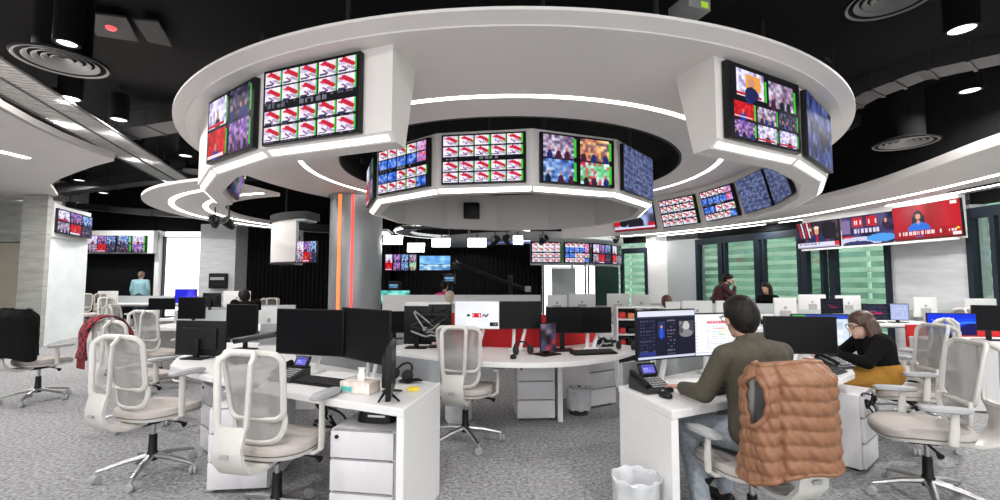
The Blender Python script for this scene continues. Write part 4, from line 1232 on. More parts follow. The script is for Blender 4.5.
def monitor(label, p, rz, w, h, zdesk=DZ, kind=None, stand='foot', back=BLACKP, nx=48, ny=30, seed=1, name='monitor', tilt=0.0, group=None, cat='monitor', gain=1.0, d=.035):
    """p: centre of the screen; the screen faces -Y at rz 0"""
    zdesk += .002
    t = thing(name, label, cat, (p[0], p[1], zdesk), rz, group)
    zc = p[2] - zdesk
    T = Matrix.Translation((0, 0, zc)) @ Matrix.Rotation(tilt, 4, 'X')
    b = MB(T).box((0, 0, 0), (w, d * .6, h), .004)
    b.box((0, d * .5, 0), (w * .7, d * .7, h * .6), .012)
    hs = b.build('housing', back, t)
    if kind:
        panel_mesh('display', w - .016, h - .02, kind, nx, ny, t, -d * .3 - .0015, seed, gain, M=T)
    else:
        MB(T).box((0, -d * .3 - .0008, .003), (w - .016, .0016, h - .02)).build('display', BLACKS, t, smooth=0)
    if stand == 'foot':
        s = MB().box((0, d * .8 + .02, (zc) / 2), (.05, .022, zc), .004).box((0, d * .8 + .0, .006), (.22, .17, .012), .004)
        s.build('stand', back, t)
    elif stand == 'arms':
        for sx in (-1, 1):
            a = MB().tube([(sx * .035 - .03, .07, .004), (sx * .055, .065, zc * .55), (sx * .05, .035, zc)], [.02, .018, .016], 10, flat=.7).build('arm', WHITE, t)
        MB().box((-.03, .08, .010), (.16, .09, .018), .005).build('clamp', WHITE, t)
    elif stand == 'tripod':
        s = MB().cyl((0, d * .5, .03), (0, d * .5, max(.05, zc - h / 2 + .02)), .012)
        for a in (25, 155, 205, 335):
            s.tube([(0, d * .5, .045), (.14 * math.cos(R(a)), .14 * math.sin(R(a)), .006)], [.010, .006], 8)
        s.build('stand', BLACKP, t)
    elif stand == 'ell':
        s = MB().loft([[(-.09, .03, zc * .95), (.09, .03, zc * .95), (.09, .036, zc * .95), (-.09, .036, zc * .95)],
                       [(-.09, .10, .02), (.09, .10, .02), (.09, .108, .02), (-.09, .108, .02)],
                       [(-.09, .09, .0), (.09, .09, .0), (.09, .09, .006), (-.09, .09, .006)],
                       [(-.09, -.10, .0), (.09, -.10, .0), (.09, -.10, .006), (-.09, -.10, .006)]])
        s.build('stand', CHROME if back != WHITE else STEELG, t)
    return t

def mon(label, px, py, Y, rzdeg, w, h, **k):
    return monitor(label, at(px, py, Y), R(rzdeg), w, h, **k)
# left desk
mon('wide black monitor, switched off, on white arms at the left desk with the phone', 310, 332, 3.52, -16, .60, .345, stand='arms')
mon('black monitor turned to one side, right-hand one of the pair on the left desk', 365, 335, 3.28, -41, .60, .37, stand='arms')
mon('slim monitor on a black tripod foot seen edge-on at the end of the left desk', 391, 368, 2.84, 99, .42, .30, stand='tripod', d=.05)
mon('dark monitor seen from behind on the curved left desk, a small badge in its middle', 201, 338, 4.25, 170, .52, .315, stand='foot')
mon('dark blank monitor on the curved left desk, left of the paired black monitors', 242, 322, 4.72, -20, .42, .36, stand='foot')
# right desk
mon('monitor showing a dark video editing screen, in front of the man in olive', 666, 334, 3.16, 24, .52, .335, kind='edit', stand='arms', nx=100, ny=62)
mon('monitor showing a white spreadsheet, beside the head of the man in olive', 718, 334, 3.50, 14, .50, .32, kind='sheet', stand='arms', nx=80, ny=50)
mon('wide black monitor back between the man in olive and the woman in black', 800, 335, 3.72, -4, .56, .30, stand='arms')
mon('bright blue-topped screen behind the wide black monitor, at the face of the woman in black', 820, 330, 4.64, -4, .55, .32, kind='desktop', stand='foot')
# middle desk
mon('white lit monitor with a red logo panel on the middle desk', 477, 315, 4.62, -4, .445, .275, kind='logo', stand='arms', back=WHITE, nx=90, ny=54)
mon('black switched-off monitor right of the white logo monitor', 520, 315, 4.64, 2, .435, .275, stand='arms')
mon('left one of two joined wide black monitors on the middle desk', 563, 320, 4.66, 6, .352, .262, stand='foot')
mon('right one of two joined wide black monitors on the middle desk', 595, 320, 4.74, 10, .350, .262, stand='arms')
mon('small upright tablet screen with pictures on the middle desk', 548, 337, 4.42, 35, .20, .27, kind='chat', stand='foot', nx=20, ny=30, d=.02, name='tablet', cat='tablet')
mon('black monitor back wrapped in cables, above the grey divider end', 418, 325, 4.90, 174, .30, .40, stand='foot')
mon('second black monitor back with cables, next to the white logo monitor', 440, 323, 4.98, 186, .25, .40, stand='foot')
mon('small black screen behind the edge-on monitor, by the round column foot', 394, 322, 5.6, 8, .34, .26, stand='foot')
# far screens
mon('screen with a blue wave wallpaper on the white front-panelled desk', 951, 324, 5.52, -12, .50, .26, kind='bluewave', stand='foot', nx=80, ny=46)
mon('dark screen of code lines, left one of a double screen below the pale concrete panel', 876, 312, 7.75, 4, .50, .27, kind='code', stand='foot')
mon('pale blue document screen, right one of a double screen below the pale concrete panel', 899, 312, 7.7, -10, .28, .28, kind='doc', stand='foot')
mon('far screen with a blue desktop in the far left desk group', 186, 296, 8.85, 6, .40, .27, kind='bluedesk', stand='foot')
mon('black monitor in front of the far blue screen', 192, 308, 7.25, 2, .42, .34, stand='foot')
mon('wide black monitor left of the far blue screen', 162, 304, 8.7, 0, .50, .22, stand='foot')
mon('dark monitor right of the far blue screen', 212, 300, 8.9, 170, .40, .27, stand='foot')
mon('dark monitor back at the right frame edge beside the blue wave screen', 990, 318, 5.45, -20, .34, .30, stand='foot')
mon('black monitor half hidden behind the double screen, beside the woman in black', 832, 306, 7.3, 10, .40, .24, kind='code', stand='foot', gain=.4)

# white all-in-one computers seen from behind
GA = 'white computers seen from behind on the far desks'
LOGO = mat('grey_mark', (.35, .35, .36), .4)
def aio(label, px, py, Y, rz=180, w=.50, h=.34, zd=DZ):
    p = at(px, py, Y)
    zd += .002
    t = thing('all_in_one_computer', label, 'computer', (p.x, Y, zd), R(rz), GA)
    zc = p.z - zd
    T = Matrix.Translation((0, 0, zc))
    MB(T).box((0, 0, 0), (w, .03, h), .008).build('housing', WHITE, t)
    MB(T).box((0, -.0165, .01), (w - .02, .003, h - .04)).build('display', BLACKS, t, smooth=0)
    MB(T).ell((0, .016, .02), (.022, .003, .026), 10).build('badge', LOGO, t)
    MB().box((0, .05, zc * .45), (.16, .012, zc * .9), .003, M=Matrix.Rotation(R(8), 4, 'X')).box((0, .0, .004), (.18, .2, .008), .003).build('stand', STEELG, t)
    return t
for lab, px, py, Y, w in (('first in the row left of the white pillar, nearest the studio', 557, 304, 8.5, .36), ('second in the row left of the white pillar, wide one', 582, 303, 8.6, .48),
                       ('third in the row left of the white pillar, above the red shelf', 618, 303, 8.4, .40), ('last in the row, right against the white pillar', 641, 304, 8.5, .34)):
    aio('white computer back, ' + lab, px, py, Y, 180, w)
for lab, px, py, Y, w in (('behind the editing screen, first right of the white pillar', 673, 313, 7.0, .22), ('behind the spreadsheet screen, next to the standing man in maroon', 697, 312, 7.0, .46),
                       ('right beside the standing man in maroon', 729, 312, 7.02, .40), ('above the black monitor, left of the far dark-haired woman', 785, 309, 7.0, .34)):
    aio('white computer back ' + lab, px, py, Y, 180, w)
for lab, px, py, Y, w in (('just under the windows, left of three near the man-among-flags screen', 812, 303, 9.3, .55), ('just under the windows, behind the woman in black', 848, 304, 9.25, .5),
                       ('at the right frame edge, in front of the end window', 981, 309, 7.6, .5), ('under the pale concrete panel, left of the blue wave screen', 925, 307, 8.0, .40)):
    aio('white computer back ' + lab, px, py, Y, 180, w)
aio('white computer back above the cable-wrapped monitor backs, by the studio counter', 428, 314, 5.80, 180, .55, .30)
aio('white computer back left of the dark-haired head at the black curtain', 237, 299, 8.7, 180, .5, .3)
aio('white computer back beside the dark blank monitor', 269, 322, 5.15, 200, .16, .34)
aio('white computer back near the man in light blue', 108, 297, 14.1, 180, .6, .36)
aio('white computer back between the man in light blue and the blue screen', 157, 294, 12.0, 180, .5, .32, zd=.0 + DZ) if False else None

DZ = .742
# phones, keyboards, headphones, papers
def make_phone(label, p, rz):
    t = thing('desk_phone', label, 'phone', p, rz, 'black desk phones')
    wed = MB().loft([[(-.10, -.10, .002), (.10, -.10, .002), (.10, -.10, .022), (-.10, -.10, .022)], [(-.10, .09, .002), (.10, .09, .002), (.10, .09, .085), (-.10, .09, .085)]]).build('base', DARKG, t)
    M = Matrix.Translation((.035, .075, .115)) @ Matrix.Rotation(R(-28), 4, 'X')
    MB(M).box((0, 0, 0), (.13, .018, .085), .006).build('screen_housing', BLACKP, t)
    panel_mesh('display', .092, .055, 'phone', 20, 12, t, -.0105, 3, 1.0, M)
    MB().tube([(-.075, -.085, .045), (-.075, -.06, .062), (-.075, .05, .098), (-.075, .085, .098)], [.024, .019, .019, .026], 10, flat=.8).build('handset', BLACKP, t)
    k = MB()
    for i in range(4):
        for j in range(5):
            y = -.075 + j * .024
            k.box((-.02 + i * .03, y, .030 + (y + .1) * .33), (.022, .016, .008), .002)
    k.build('keys', STEELG, t)
    return t
phone = make_phone('black desk phone with a lit screen, on the left desk under the wide black monitor', (-1.50, 3.34, DZ), R(-22))
dup(phone, 'black desk phone with a lit screen at the corner of the man in olive desk', (0.97, 3.02, DZ), R(18))
dup(phone, 'black desk phone with a lit screen next to the woman in black', (2.72, 3.80, DZ), R(20))
KEYM = mat('keyboard_key_plastic', (.03, .03, .032), .5)
def make_keyboard(label, p, rz):
    t = thing('keyboard', label, 'keyboard', p, rz, 'black keyboards')
    MB().loft([[(-.22, -.07, .002), (.22, -.07, .002), (.22, -.07, .012), (-.22, -.07, .012)], [(-.22, .07, .002), (.22, .07, .002), (.22, .07, .026), (-.22, .07, .026)]]).build('body', BLACKP, t)
    k = MB()
    for j in range(5):
        for i in range(15):
            k.box((-.196 + i * .028, -.048 + j * .024, .020 + j * .0028), (.022, .018, .007), 0)
    k.build('keys', KEYM, t, smooth=0)
    return t
kb = make_keyboard('black keyboard on the left desk between the phone and the tissue box', (-1.20, 3.19, DZ), R(-25))
for lab, x, y, rz in (('black keyboard beside the hand of the man in olive', 1.36, 2.96, R(24)), ('black keyboard on the right half of the middle desk', .90, 4.48, R(14)), ('black keyboard under the dark monitor back on the curved left desk', -2.32, 4.12, R(-50)),
                      ('black keyboard by the phone of the woman in black', 2.45, 3.52, R(35))):
    dup(kb, lab, (x, y, DZ), rz)
def make_mouse(label, p, rz):
    t = thing('computer_mouse', label, 'mouse', p, rz, 'black mice')
    MB().loft([[(x * k, y * k, z) for x, y in sup(.06, .10, 16, 2.4)] for k, z in ((.9, .002), (1, .012), (.85, .026), (.45, .034))]).build('body', BLACKP, t, smooth=80)
    MB().cyl((-.004, .025, .034), (.004, .025, .034), .008, n=10).build('scroll_wheel', STEELG, t)
    return t
mo = make_mouse('black mouse on the left desk beside the armrest of the nearest chair', (-1.00, 3.00, DZ), R(-20))
dup(mo, 'black mouse at the edge of the desk of the man in olive, by the phone', (1.0, 2.83, DZ), R(20))
dup(mo, 'black mouse on the middle desk right of the chair', (.12, 4.22, DZ), R(0))
HP = mat('headphone_foam', (.015, .015, .016), .85)
def make_headphones(label, p, rz):
    t = thing('headphones', label, 'headphones', p, rz, 'black headphones')
    for s in (-1, 1):
        MB().lathe([(0, -.02), (.036, -.02), (.042, -.01), (.042, .012), (.03, .02), (0, .02)], 20, M=Matrix.Translation((s * .075, 0, .045)) @ Matrix.Rotation(PI / 2, 4, 'Y')).build('ear_cup', HP, t)
    MB().tube([(.08 * math.cos(R(a)), .09 * math.sin(R(a)) * .55 + .02, .055 + .06 * math.sin(R(a))) for a in range(0, 181, 15)], .008, 8).build('headband', BLACKP, t)
    return t
hp = make_headphones('black headphones lying on the middle desk below the black monitor', (.22, 4.42, DZ), R(20))
dup(hp, 'black headphones behind the keyboard on the right half of the middle desk', (1.28, 4.72, DZ), R(-30))
dup(hp, 'black headphones lying behind the tissue box on the left desk', (-.70, 3.29, DZ), R(-40))
dup(hp, 'black headphones on the far end of the middle desk under the cable-wrapped backs', (-.55, 4.72, DZ), R(60))

tb = thing('tissue_box', 'pastel tissue box on the left desk between the keyboard and the edge-on monitor', 'tissue box', (-.89, 2.98, DZ), R(-20))
MB().box((0, 0, .035), (.22, .12, .07), .004).build('carton', mat('pastel_carton', (.72, .62, .56), .7, var=.3, scale=14), tb)
MB().box((-.06, -.061, .025), (.08, .002, .03)).build('print_patch', mat('teal_print', (.1, .45, .42), .6), tb)
MB().loft([[(x * k + .01, y * k, z) for x, y in sup(.06, .03, 12, 2)] for k, z in ((.8, .07), (1.1, .10), (.7, .13), (1.0, .15))]).build('tissue', PAPER, tb, smooth=60)
def stack_paper(label, p, rz, n=1, w=.21, d=.297, m=PAPER, name='paper_sheet'):
    t = MB().box((0, 0, .004 * n), (w, d, .008 * n), .001).build(name, m, None)
    t.location = p; t.rotation_euler = (0, 0, rz)
    return tag(t, label, 'paper')
stack_paper('white papers on the left desk under the wide black monitor', (-1.22, 3.46, DZ), R(60))
stack_paper('white papers on the curved left desk beside the dark monitor back', (-2.05, 3.78, DZ), R(-20))
stack_paper('white papers on the desk of the man in olive, below the white arms', (1.35, 3.28, DZ), R(50))
stack_paper('yellow note pad at the end of the left desk', (-.56, 3.02, DZ), R(10), 2, .07, .07, mat('yellow_paper', (.85, .65, .05), .7), 'note_pad')
lb = thing('cable_tangle', 'small tangle of black cables at the end of the left desk', 'cables', (-.60, 3.22, DZ), 0)
for k in range(3):
    MB().tube(smooth2([(rnd.uniform(-.1, .1), rnd.uniform(-.03, .05), .008 + .02 * rnd.random()) for _ in range(6)], 4), .005, 6).build('cable', BLACKP, lb)
def cables(label, x, y, z, sx, sz, n, seed):
    g = random.Random(seed)
    t = thing('hanging_cables', label, 'cables', (x, y, z))
    for k in range(n):
        P = [(g.uniform(-sx, sx), g.uniform(-.02, .03), g.uniform(-sz, sz)) for _ in range(5)]
        MB().tube(smooth2(P, 5), .006 + .004 * g.random(), 6).build('cable', (BLACKP, DARKG, STEELG)[k % 3], t)
    return t
cables('tangled cables over the back of the black monitors above the grey divider', -.74, 4.80, .98, .2, .16, 9, 3)
cables('black cables hanging under the left desk edge, left of the pedestal', -1.18, 3.28, .50, .12, .12, 4, 5)
cables('black cables hanging under the rounded desk of the woman in black', 2.82, 3.58, .50, .08, .12, 4, 6)
cables('grey cable clutter at the right end of the middle desk, behind the keyboard', 1.10, 4.90, .80, .12, .05, 7, 8)

# shelf with red and white boxes behind the middle desk
sh = thing('open_shelf', 'white open shelf with red and white boxes behind the middle desk', 'shelf', (1.90, 6.35, 0), R(-5))
MB().box((-.31, 0, .54), (.02, .3, 1.08)).build('side_panel', WHITE, sh); MB().box((.31, 0, .54), (.02, .3, 1.08)).build('side_panel', WHITE, sh)
for z in (.25, .52, .72, .92, 1.08):
    MB().box((0, 0, z), (.6, .3, .02)).build('shelf_board', WHITE, sh)
MB().box((0, .14, .54), (.6, .015, 1.06)).build('back_panel', DARKG, sh)
g = random.Random(4)
COLS = [mat('red_card', (.6, .02, .03), .6), PAPER, BLACKP, MATS['red_card'], PAPER, mat('orange_card', (.7, .25, .1), .6)]
WB = 'boxes on the open shelf'
cnt = 0
for zi, z in enumerate((.731, .931, .531)):
    for k in range(5):
        w = g.uniform(.07, .10); h = g.uniform(.06, .135)
        o = MB().box((0, 0, h / 2), (w, .16, h), .004).build('shelf_box', COLS[(k * 2 + zi * 3 + (k > 2)) % 6], None)
        o.location = Matrix.Translation((1.90, 6.35, 0)) @ Matrix.Rotation(R(-5), 4, 'Z') @ Vector((-.24 + k * .118, -.04, z + .001))
        o.rotation_euler = (0, 0, R(-5))
        tag(o, '%s small box on the %s board of the open shelf' % (('first', 'second', 'third', 'fourth', 'last')[k], ('middle', 'top', 'lower')[zi]), 'box', WB)

# slim dark bar lamps across the left monitors
def bar(label, px0, py0, px1, py1, Y):
    a, b = at(px0, py0, Y), at(px1, py1, Y)
    t = thing('sound_bar', label, 'speaker bar', (a + b) / 2)
    d = (b - a) / 2
    MB().tube([-d, d], .028, 12).build('bar', DARKG, t)
    MB().cyl((0, 0, 0), (0, .05, -(((a + b) / 2).z - .95)), .012).build('mount_post', BLACKP, t)
    return t
bar('long dark bar on a post below the dark blank monitor', 234, 341, 276, 334, 4.35)
bar('short dark bar on a post above the dark monitor back', 188, 329, 221, 324, 5.1)

# ------------------------------------------------------------------ people
def V(*a):
    return Vector(a)

def hand_prims(w, d, up, side, curl=.5, sc=1.0):
    """palm and five fingers from the wrist w along d; up is the back of the hand; side +1: thumb towards +d x up"""
    d = Vector(d).normalized(); up = (Vector(up) - d * d.dot(Vector(up))).normalized()
    lat = d.cross(up) * side
    w = Vector(w)
    P = []
    k = sc
    for o in (-.028, -.010, .010, .028):
        P.append(('c', w + lat * o * .6 * k + d * .015 * k, .016 * k, w + lat * o * k + d * .085 * k, .012 * k, 10))
    for o, L in ((-.031, .058), (-.011, .070), (.010, .076), (.030, .070)):
        a = w + lat * o * k + d * .088 * k
        b = a + (d * math.cos(curl * .7) - up * math.sin(curl * .7)) * L * .5 * k + lat * o * .12 * k
        c = b + (d * math.cos(curl * 1.7) - up * math.sin(curl * 1.7)) * L * .5 * k
        P.append(('c', a, .0098 * k, b, .009 * k, 8)); P.append(('c', b, .009 * k, c, .0075 * k, 8))
    a = w + lat * .022 * k + d * .025 * k
    b = a + (d * .6 + lat * .8 - up * .25).normalized() * .042 * k
    c = b + (d * .9 + lat * .3 - up * .3).normalized() * .032 * k
    P.append(('c', a, .014 * k, b, .011 * k, 8)); P.append(('c', b, .011 * k, c, .0085 * k, 8))
    return P

def person(label, loc, rz, J, top, bottom, hair, skin=SKIN, voxel=.010, fingers=True, hairstyle='short', glasses=False, shoes=BLACKP, skirt=False, beard=False, hood=False, sc=1.0, wide=1.0, collar=False):
    t = thing('person', label, 'person', loc, rz)
    t.scale = (sc, sc, sc)
    Mh = Matrix.Translation(J['head']) @ Matrix.Rotation(R(J.get('yaw', 0)), 4, 'Z') @ Matrix.Rotation(R(J.get('nod', 0)), 4, 'X')
    Rh = Mh.to_3x3().to_4x4()
    hp = lambda x, y, z: Mh @ V(x, y, z)
    body = [('e', hp(0, -.008, .022), (.074, .094, .095), Rh), ('e', hp(0, .018, -.035), (.058, .068, .082), Rh), ('e', hp(0, .062, -.085), (.028, .024, .026), Rh),
            ('c', hp(0, .088, .012), .010, hp(0, .108, -.028), .014, 8), ('e', hp(.076, -.005, -.012), (.012, .024, .034), Rh), ('e', hp(-.076, -.005, -.012), (.012, .024, .034), Rh),
            ('c', hp(-.018, .083, -.060), .010, hp(.018, .083, -.060), .010, 8), ('c', hp(-.035, .078, .030), .010, hp(.035, .078, .030), .010, 8),
            ('c', J['neck'], .056, hp(0, -.018, -.05), .052)]
    ch, pe = V(*J['chest']), V(*J['pelvis'])
    nk = V(*J['neck'])
    shirt = []
    def torso(g):
        mid_ = ch.lerp(pe, .55)
        L = []
        for s in (-1, 1):
            L.append(('c', ch + V(s * .075 * wide, 0, .03), .105 + g, mid_ + V(s * .065 * wide, 0, 0), .100 + g, 14))
            L.append(('c', mid_ + V(s * .065 * wide, 0, 0), .100 + g, pe + V(s * .075 * wide, 0, .02), .110 + g, 14))
        L.append(('c', nk + V(0, 0, -.03), .055 + g, ch + V(0, 0, .06), .09 + g))
        return L
    body += torso(0); shirt += torso(.012)
    for s, n in ((-1, 'l'), (1, 'r')):
        S, E_, W = V(*J['sh' + n]), V(*J['el' + n]), V(*J['wr' + n])
        body += [('c', nk + V(0, 0, -.04), .05, S, .055), ('c', S, .052, E_, .040), ('c', E_, .040, W, .026)]
        shirt += [('c', nk + V(0, -.005, -.045), .060, S, .066), ('c', S, .066, E_, .055), ('c', E_, .055, E_.lerp(W, .93), .040)]
        hd = V(*J.get('hd' + n, (0, 1, -.1)))
        up = J.get('hu' + n, (0, 0, 1))
        if fingers:
            body += hand_prims(W, hd, up, -s, J.get('curl', .5))
        else:
            body += [('c', W, .03, W + hd.normalized() * .10, .022)]
        hip, kn, an = V(*J['hip' + n]), V(*J['kn' + n]), V(*J['an' + n])
        body += [('c', hip, .085, kn, .055), ('c', kn, .052, an, .036), ('c', an + V(0, -.02, -.04), .035, an + V(0, .14, -.055), .028)]
    trou = [('c', pe + V(-.07, 0, 0), .125, pe + V(.07, 0, 0), .125)]
    for n in 'lr':
        hip, kn, an = V(*J['hip' + n]), V(*J['kn' + n]), V(*J['an' + n])
        trou += [('c', hip, .104, kn, .074), ('c', kn, .072, kn.lerp(an, .93), .052)]
    b = blob('body', body, voxel, skin, t)
    if collar:
        shirt += [('c', nk + V(-.03, -.035, .01), .035, nk + V(.03, -.035, .01), .035), ('c', nk + V(-.055, .0, .0), .028, nk + V(-.03, .05, -.02), .024), ('c', nk + V(.055, .0, .0), .028, nk + V(.03, .05, -.02), .024)]
    if hood:
        shirt += [('c', nk + V(-.05, -.06, .0), .05, nk + V(.05, -.06, .0), .05)]
    sh_ = blob('shirt', shirt, voxel * 1.1, top, t, 5)
    if skirt:
        trou = [('c', pe + V(-.08, 0, 0), .135, pe + V(.08, 0, 0), .135)]
        for n in 'lr':
            hip, kn = V(*J['hip' + n]), V(*J['kn' + n])
            trou += [('c', hip, .115, kn, .085)]
    blob('trousers' if not skirt else 'skirt', trou, voxel * 1.2, bottom, t, 5)
    for n in 'lr':
        an = V(*J['an' + n])
        blob('shoe', [('c', an + V(0, -.03, -.045), .045, an + V(0, .12, -.06), .038), ('c', an + V(0, .12, -.06), .038, an + V(0, .16, -.063), .033)], .012, shoes, t)
    hr = [('e', hp(0, -.012, .064), (.086, .102, .076), Rh), ('e', hp(0, -.050, .012), (.087, .074, .102), Rh), ('e', hp(.062, -.018, .035), (.028, .060, .055), Rh), ('e', hp(-.062, -.018, .035), (.028, .060, .055), Rh)]
    if hairstyle == 'short':
        hr += [('e', hp(0, .055, .085), (.060, .045, .035), Rh), ('c', hp(.074, .015, .035), .010, hp(.076, .012, -.025), .007, 8), ('c', hp(-.074, .015, .035), .010, hp(-.076, .012, -.025), .007, 8), ('e', hp(0, -.065, -.045), (.060, .040, .050), Rh)]
    elif hairstyle == 'bob':
        for s in (-1, 1):
            hr += [('c', hp(s * .072, -.005, .03), .030, hp(s * .088, -.02, -.10), .034, 10), ('c', hp(s * .07, -.05, .03), .036, hp(s * .09, -.06, -.125), .036, 10), ('c', hp(s * .05, -.075, .0), .042, hp(s * .05, -.095, -.135), .036, 10)]
            hr += [('c', hp(s * .03, .055, .085), .026, hp(s * .074, .045, .03), .020, 8)]
        hr += [('c', hp(0, -.08, 0), .045, hp(0, -.105, -.13), .038, 10)]
    elif hairstyle == 'long':
        for s in (-1, 1):
            hr += [('c', hp(s * .070, -.01, .03), .030, hp(s * .085, -.02, -.20), .030, 10), ('c', hp(s * .05, -.07, 0), .045, hp(s * .05, -.09, -.22), .035, 10)]
    elif hairstyle == 'pony':
        hr += [('c', hp(0, -.10, .03), .030, hp(0, -.15, -.02), .034, 10), ('c', hp(0, -.15, -.02), .034, hp(0, -.14, -.16), .020, 10)]
    h_ = blob('hair', hr, max(.007, voxel * .9), hair, t, 2)
    if beard:
        blob('beard', [('c', hp(-.062, .015, -.055), .016, hp(-.035, .068, -.085), .018, 8), ('c', hp(.062, .015, -.055), .016, hp(.035, .068, -.085), .018, 8), ('e', hp(0, .074, -.088), (.036, .022, .026), Rh), ('c', hp(-.02, .092, -.045), .006, hp(.02, .092, -.045), .006, 8)], .006, hair, t, 2)
    eb = MB()
    for s in (-1, 1):
        e = MB().ell((0, 0, 0), (.012, .009, .009), 10, Mh @ Matrix.Translation((s * .032, .076, .008))).build('eye', PAPER, t)
        MB().ell((0, 0, 0), (.006, .004, .006), 8, Mh @ Matrix.Translation((s * .032, .084, .008))).build('iris', BLACKP, e)
    if glasses:
        gl = MB(Mh)
        for s in (-1, 1):
            gl.tube([(s * .034 + .026 * math.cos(R(a)), .098, .006 + .021 * math.sin(R(a))) for a in range(0, 360, 24)], .0026, 6, closed=True)
            gl.tube([(s * .060, .098, .012), (s * .080, .08, .014), (s * .083, .0, .010), (s * .080, -.02, -.005)], .0028, 6)
        gl.tube([(-.010, .100, .010), (0, .103, .013), (.010, .100, .010)], .0025, 6)
        gl.build('glasses', BLACKP, t)
    return t

def seated(**k):
    J = dict(pelvis=(0, -.02, .628), chest=(0, .02, .94), neck=(0, .05, 1.13), head=(0, .085, 1.265), nod=-8,
             shl=(-.19, .03, 1.06), shr=(.19, .03, 1.06), ell=(-.25, .10, .80), elr=(.25, .10, .80), wrl=(-.20, .36, .785), wrr=(.18, .36, .785),
             hipl=(-.09, .03, .60), hipr=(.09, .03, .60), knl=(-.13, .43, .555), knr=(.13, .43, .555), anl=(-.13, .42, .10), anr=(.13, .42, .10))
    J.update(k)
    return J
person('seated man in an olive overshirt and pale grey jeans, typing at the editing screen', (1.46, 2.58, 0), face_rz(-.28, .95),
       seated(pelvis=(-.02, -.01, .62), chest=(-.03, .03, .97), neck=(-.02, .08, 1.11), head=(-.02, .14, 1.225), yaw=-14, nod=-8, shl=(-.215, .05, 1.03), shr=(.175, .05, 1.03), ell=(-.30, .12, .82), wrl=(-.27, .345, .80), elr=(.24, .14, .80), wrr=(.05, .40, .80),
              hdl=(.15, 1, -.08), hdr=(-.3, 1, -.08), knl=(-.20, .40, .56), anl=(-.24, .22, .10), anr=(.12, .46, .10), curl=.3), OLIVE, JEANS, DARKHAIR, voxel=.0062, glasses=True, wide=1.12, collar=True)
person('seated woman in black top and mustard skirt with glasses, leaning towards her screen', (3.40, 4.19, 0), face_rz(-.97, .22),
       seated(pelvis=(0, -.02, .63), chest=(0, .02, .84), neck=(0, .06, .965), head=(0, .12, 1.035), yaw=4, nod=-10, shl=(-.17, .04, .91), shr=(.17, .04, .91), ell=(-.24, .20, .74), elr=(.22, .20, .75), wrl=(-.14, .42, .80), wrr=(.12, .44, .80),
              hdl=(.2, 1, 0), hdr=(-.2, 1, 0), knl=(-.10, .42, .56), knr=(.10, .42, .56)), BLACKCL, MUSTARD, BROWNHAIR, SKINP, voxel=.0068, hairstyle='bob', glasses=True, skirt=True)
def standing(**k):
    J = dict(pelvis=(0, 0, .95), chest=(0, .01, 1.27), neck=(0, .02, 1.47), head=(0, .045, 1.60), nod=-6, shl=(-.19, .01, 1.40), shr=(.19, .01, 1.40), ell=(-.24, -.01, 1.12), elr=(.24, -.01, 1.12), wrl=(-.22, .10, .88), wrr=(.22, .10, .88),
             hdl=(0, .2, -1), hdr=(0, .2, -1), hul=(-1, 0, 0), hur=(1, 0, 0), hipl=(-.09, 0, .90), hipr=(.09, 0, .90), knl=(-.10, .02, .50), knr=(.10, .02, .50), anl=(-.10, 0, .09), anr=(.10, 0, .09))
    J.update(k)
    return J
p = at(715, 290, 10.5)
person('bearded man in a maroon hoodie standing by the louvred windows, hand at his chin', (p.x, 10.5, 0), face_rz(.95, -.3),
       standing(chest=(0, .10, 1.20), neck=(0, .20, 1.37), head=(0, .27, 1.46), nod=-14, shl=(-.18, .16, 1.30), shr=(.18, .16, 1.30), elr=(.20, .34, 1.10), wrr=(.06, .40, 1.30), hdr=(-.2, .1, 1), hur=(0, 1, 0), ell=(-.22, .22, 1.04), wrl=(-.1, .40, 1.0)), MAROON, NAVY, DARKHAIR, SKINP, voxel=.012, beard=True, hood=True)
p = at(769, 295, 10.3)
person('dark-haired woman sitting under the louvred windows, facing the man in maroon', (p.x, 10.3, 0), face_rz(-.9, -.35), seated(nod=-4), BLACKCL, NAVY, DARKHAIR, SKIN, voxel=.012, hairstyle='long')
p = at(668, 310, 7.75)
person('seated person of whom only reddish brown hair shows above the editing screen', (p.x, 7.75, 0), face_rz(.2, 1), seated(head=(0, .12, 1.06), neck=(0, .09, .97), chest=(0, .04, .84), shl=(-.19, .05, .94), shr=(.19, .05, .94), ell=(-.24, .1, .76), elr=(.24, .1, .76)), BLACKCL, NAVY, mat('auburn_hair', (.13, .05, .03), .5, var=.4, scale=60), SKINP, voxel=.012)
p = at(247, 296, 8.0)
person('dark-haired person sitting low at the black curtain, white computer back beside', (p.x, 8.0, 0), face_rz(-.8, .6), seated(head=(0, .12, 1.15), neck=(0, .09, 1.03)), BLACKCL, NAVY, DARKHAIR, SKINP, voxel=.012)
p = at(140, 290, 15.4)
person('man in a light blue shirt standing with his back to the room, far left', (p.x, 15.4, 0), face_rz(-.35, 1), standing(), BLUESH, NAVY, mat('greying_hair', (.16, .10, .07), .6, var=.4, scale=60), SKIN, voxel=.014)
p = at(443, 292, 11.0)
person('dark-haired person in hot pink behind the white studio counter', (p.x, 11.0, 0), face_rz(.3, .95), seated(head=(0, .10, 1.30), neck=(0, .06, 1.17)), PINK, NAVY, DARKHAIR, SKINP, voxel=.012, hairstyle='pony')
p = at(450, 297, 8.7)
person('pale blond person sitting in front of the studio counter, only the head showing', (p.x, 8.7, 0), face_rz(-.2, 1), seated(head=(0, .09, 1.11), neck=(0, .05, .98), chest=(0, .02, .85), shl=(-.18, .03, .93), shr=(.18, .03, .93), ell=(-.24, .1, .76), elr=(.24, .1, .76)), LGREY, NAVY, mat('blond_hair', (.62, .50, .40), .5, var=.2, scale=60), SKINP, voxel=.012)

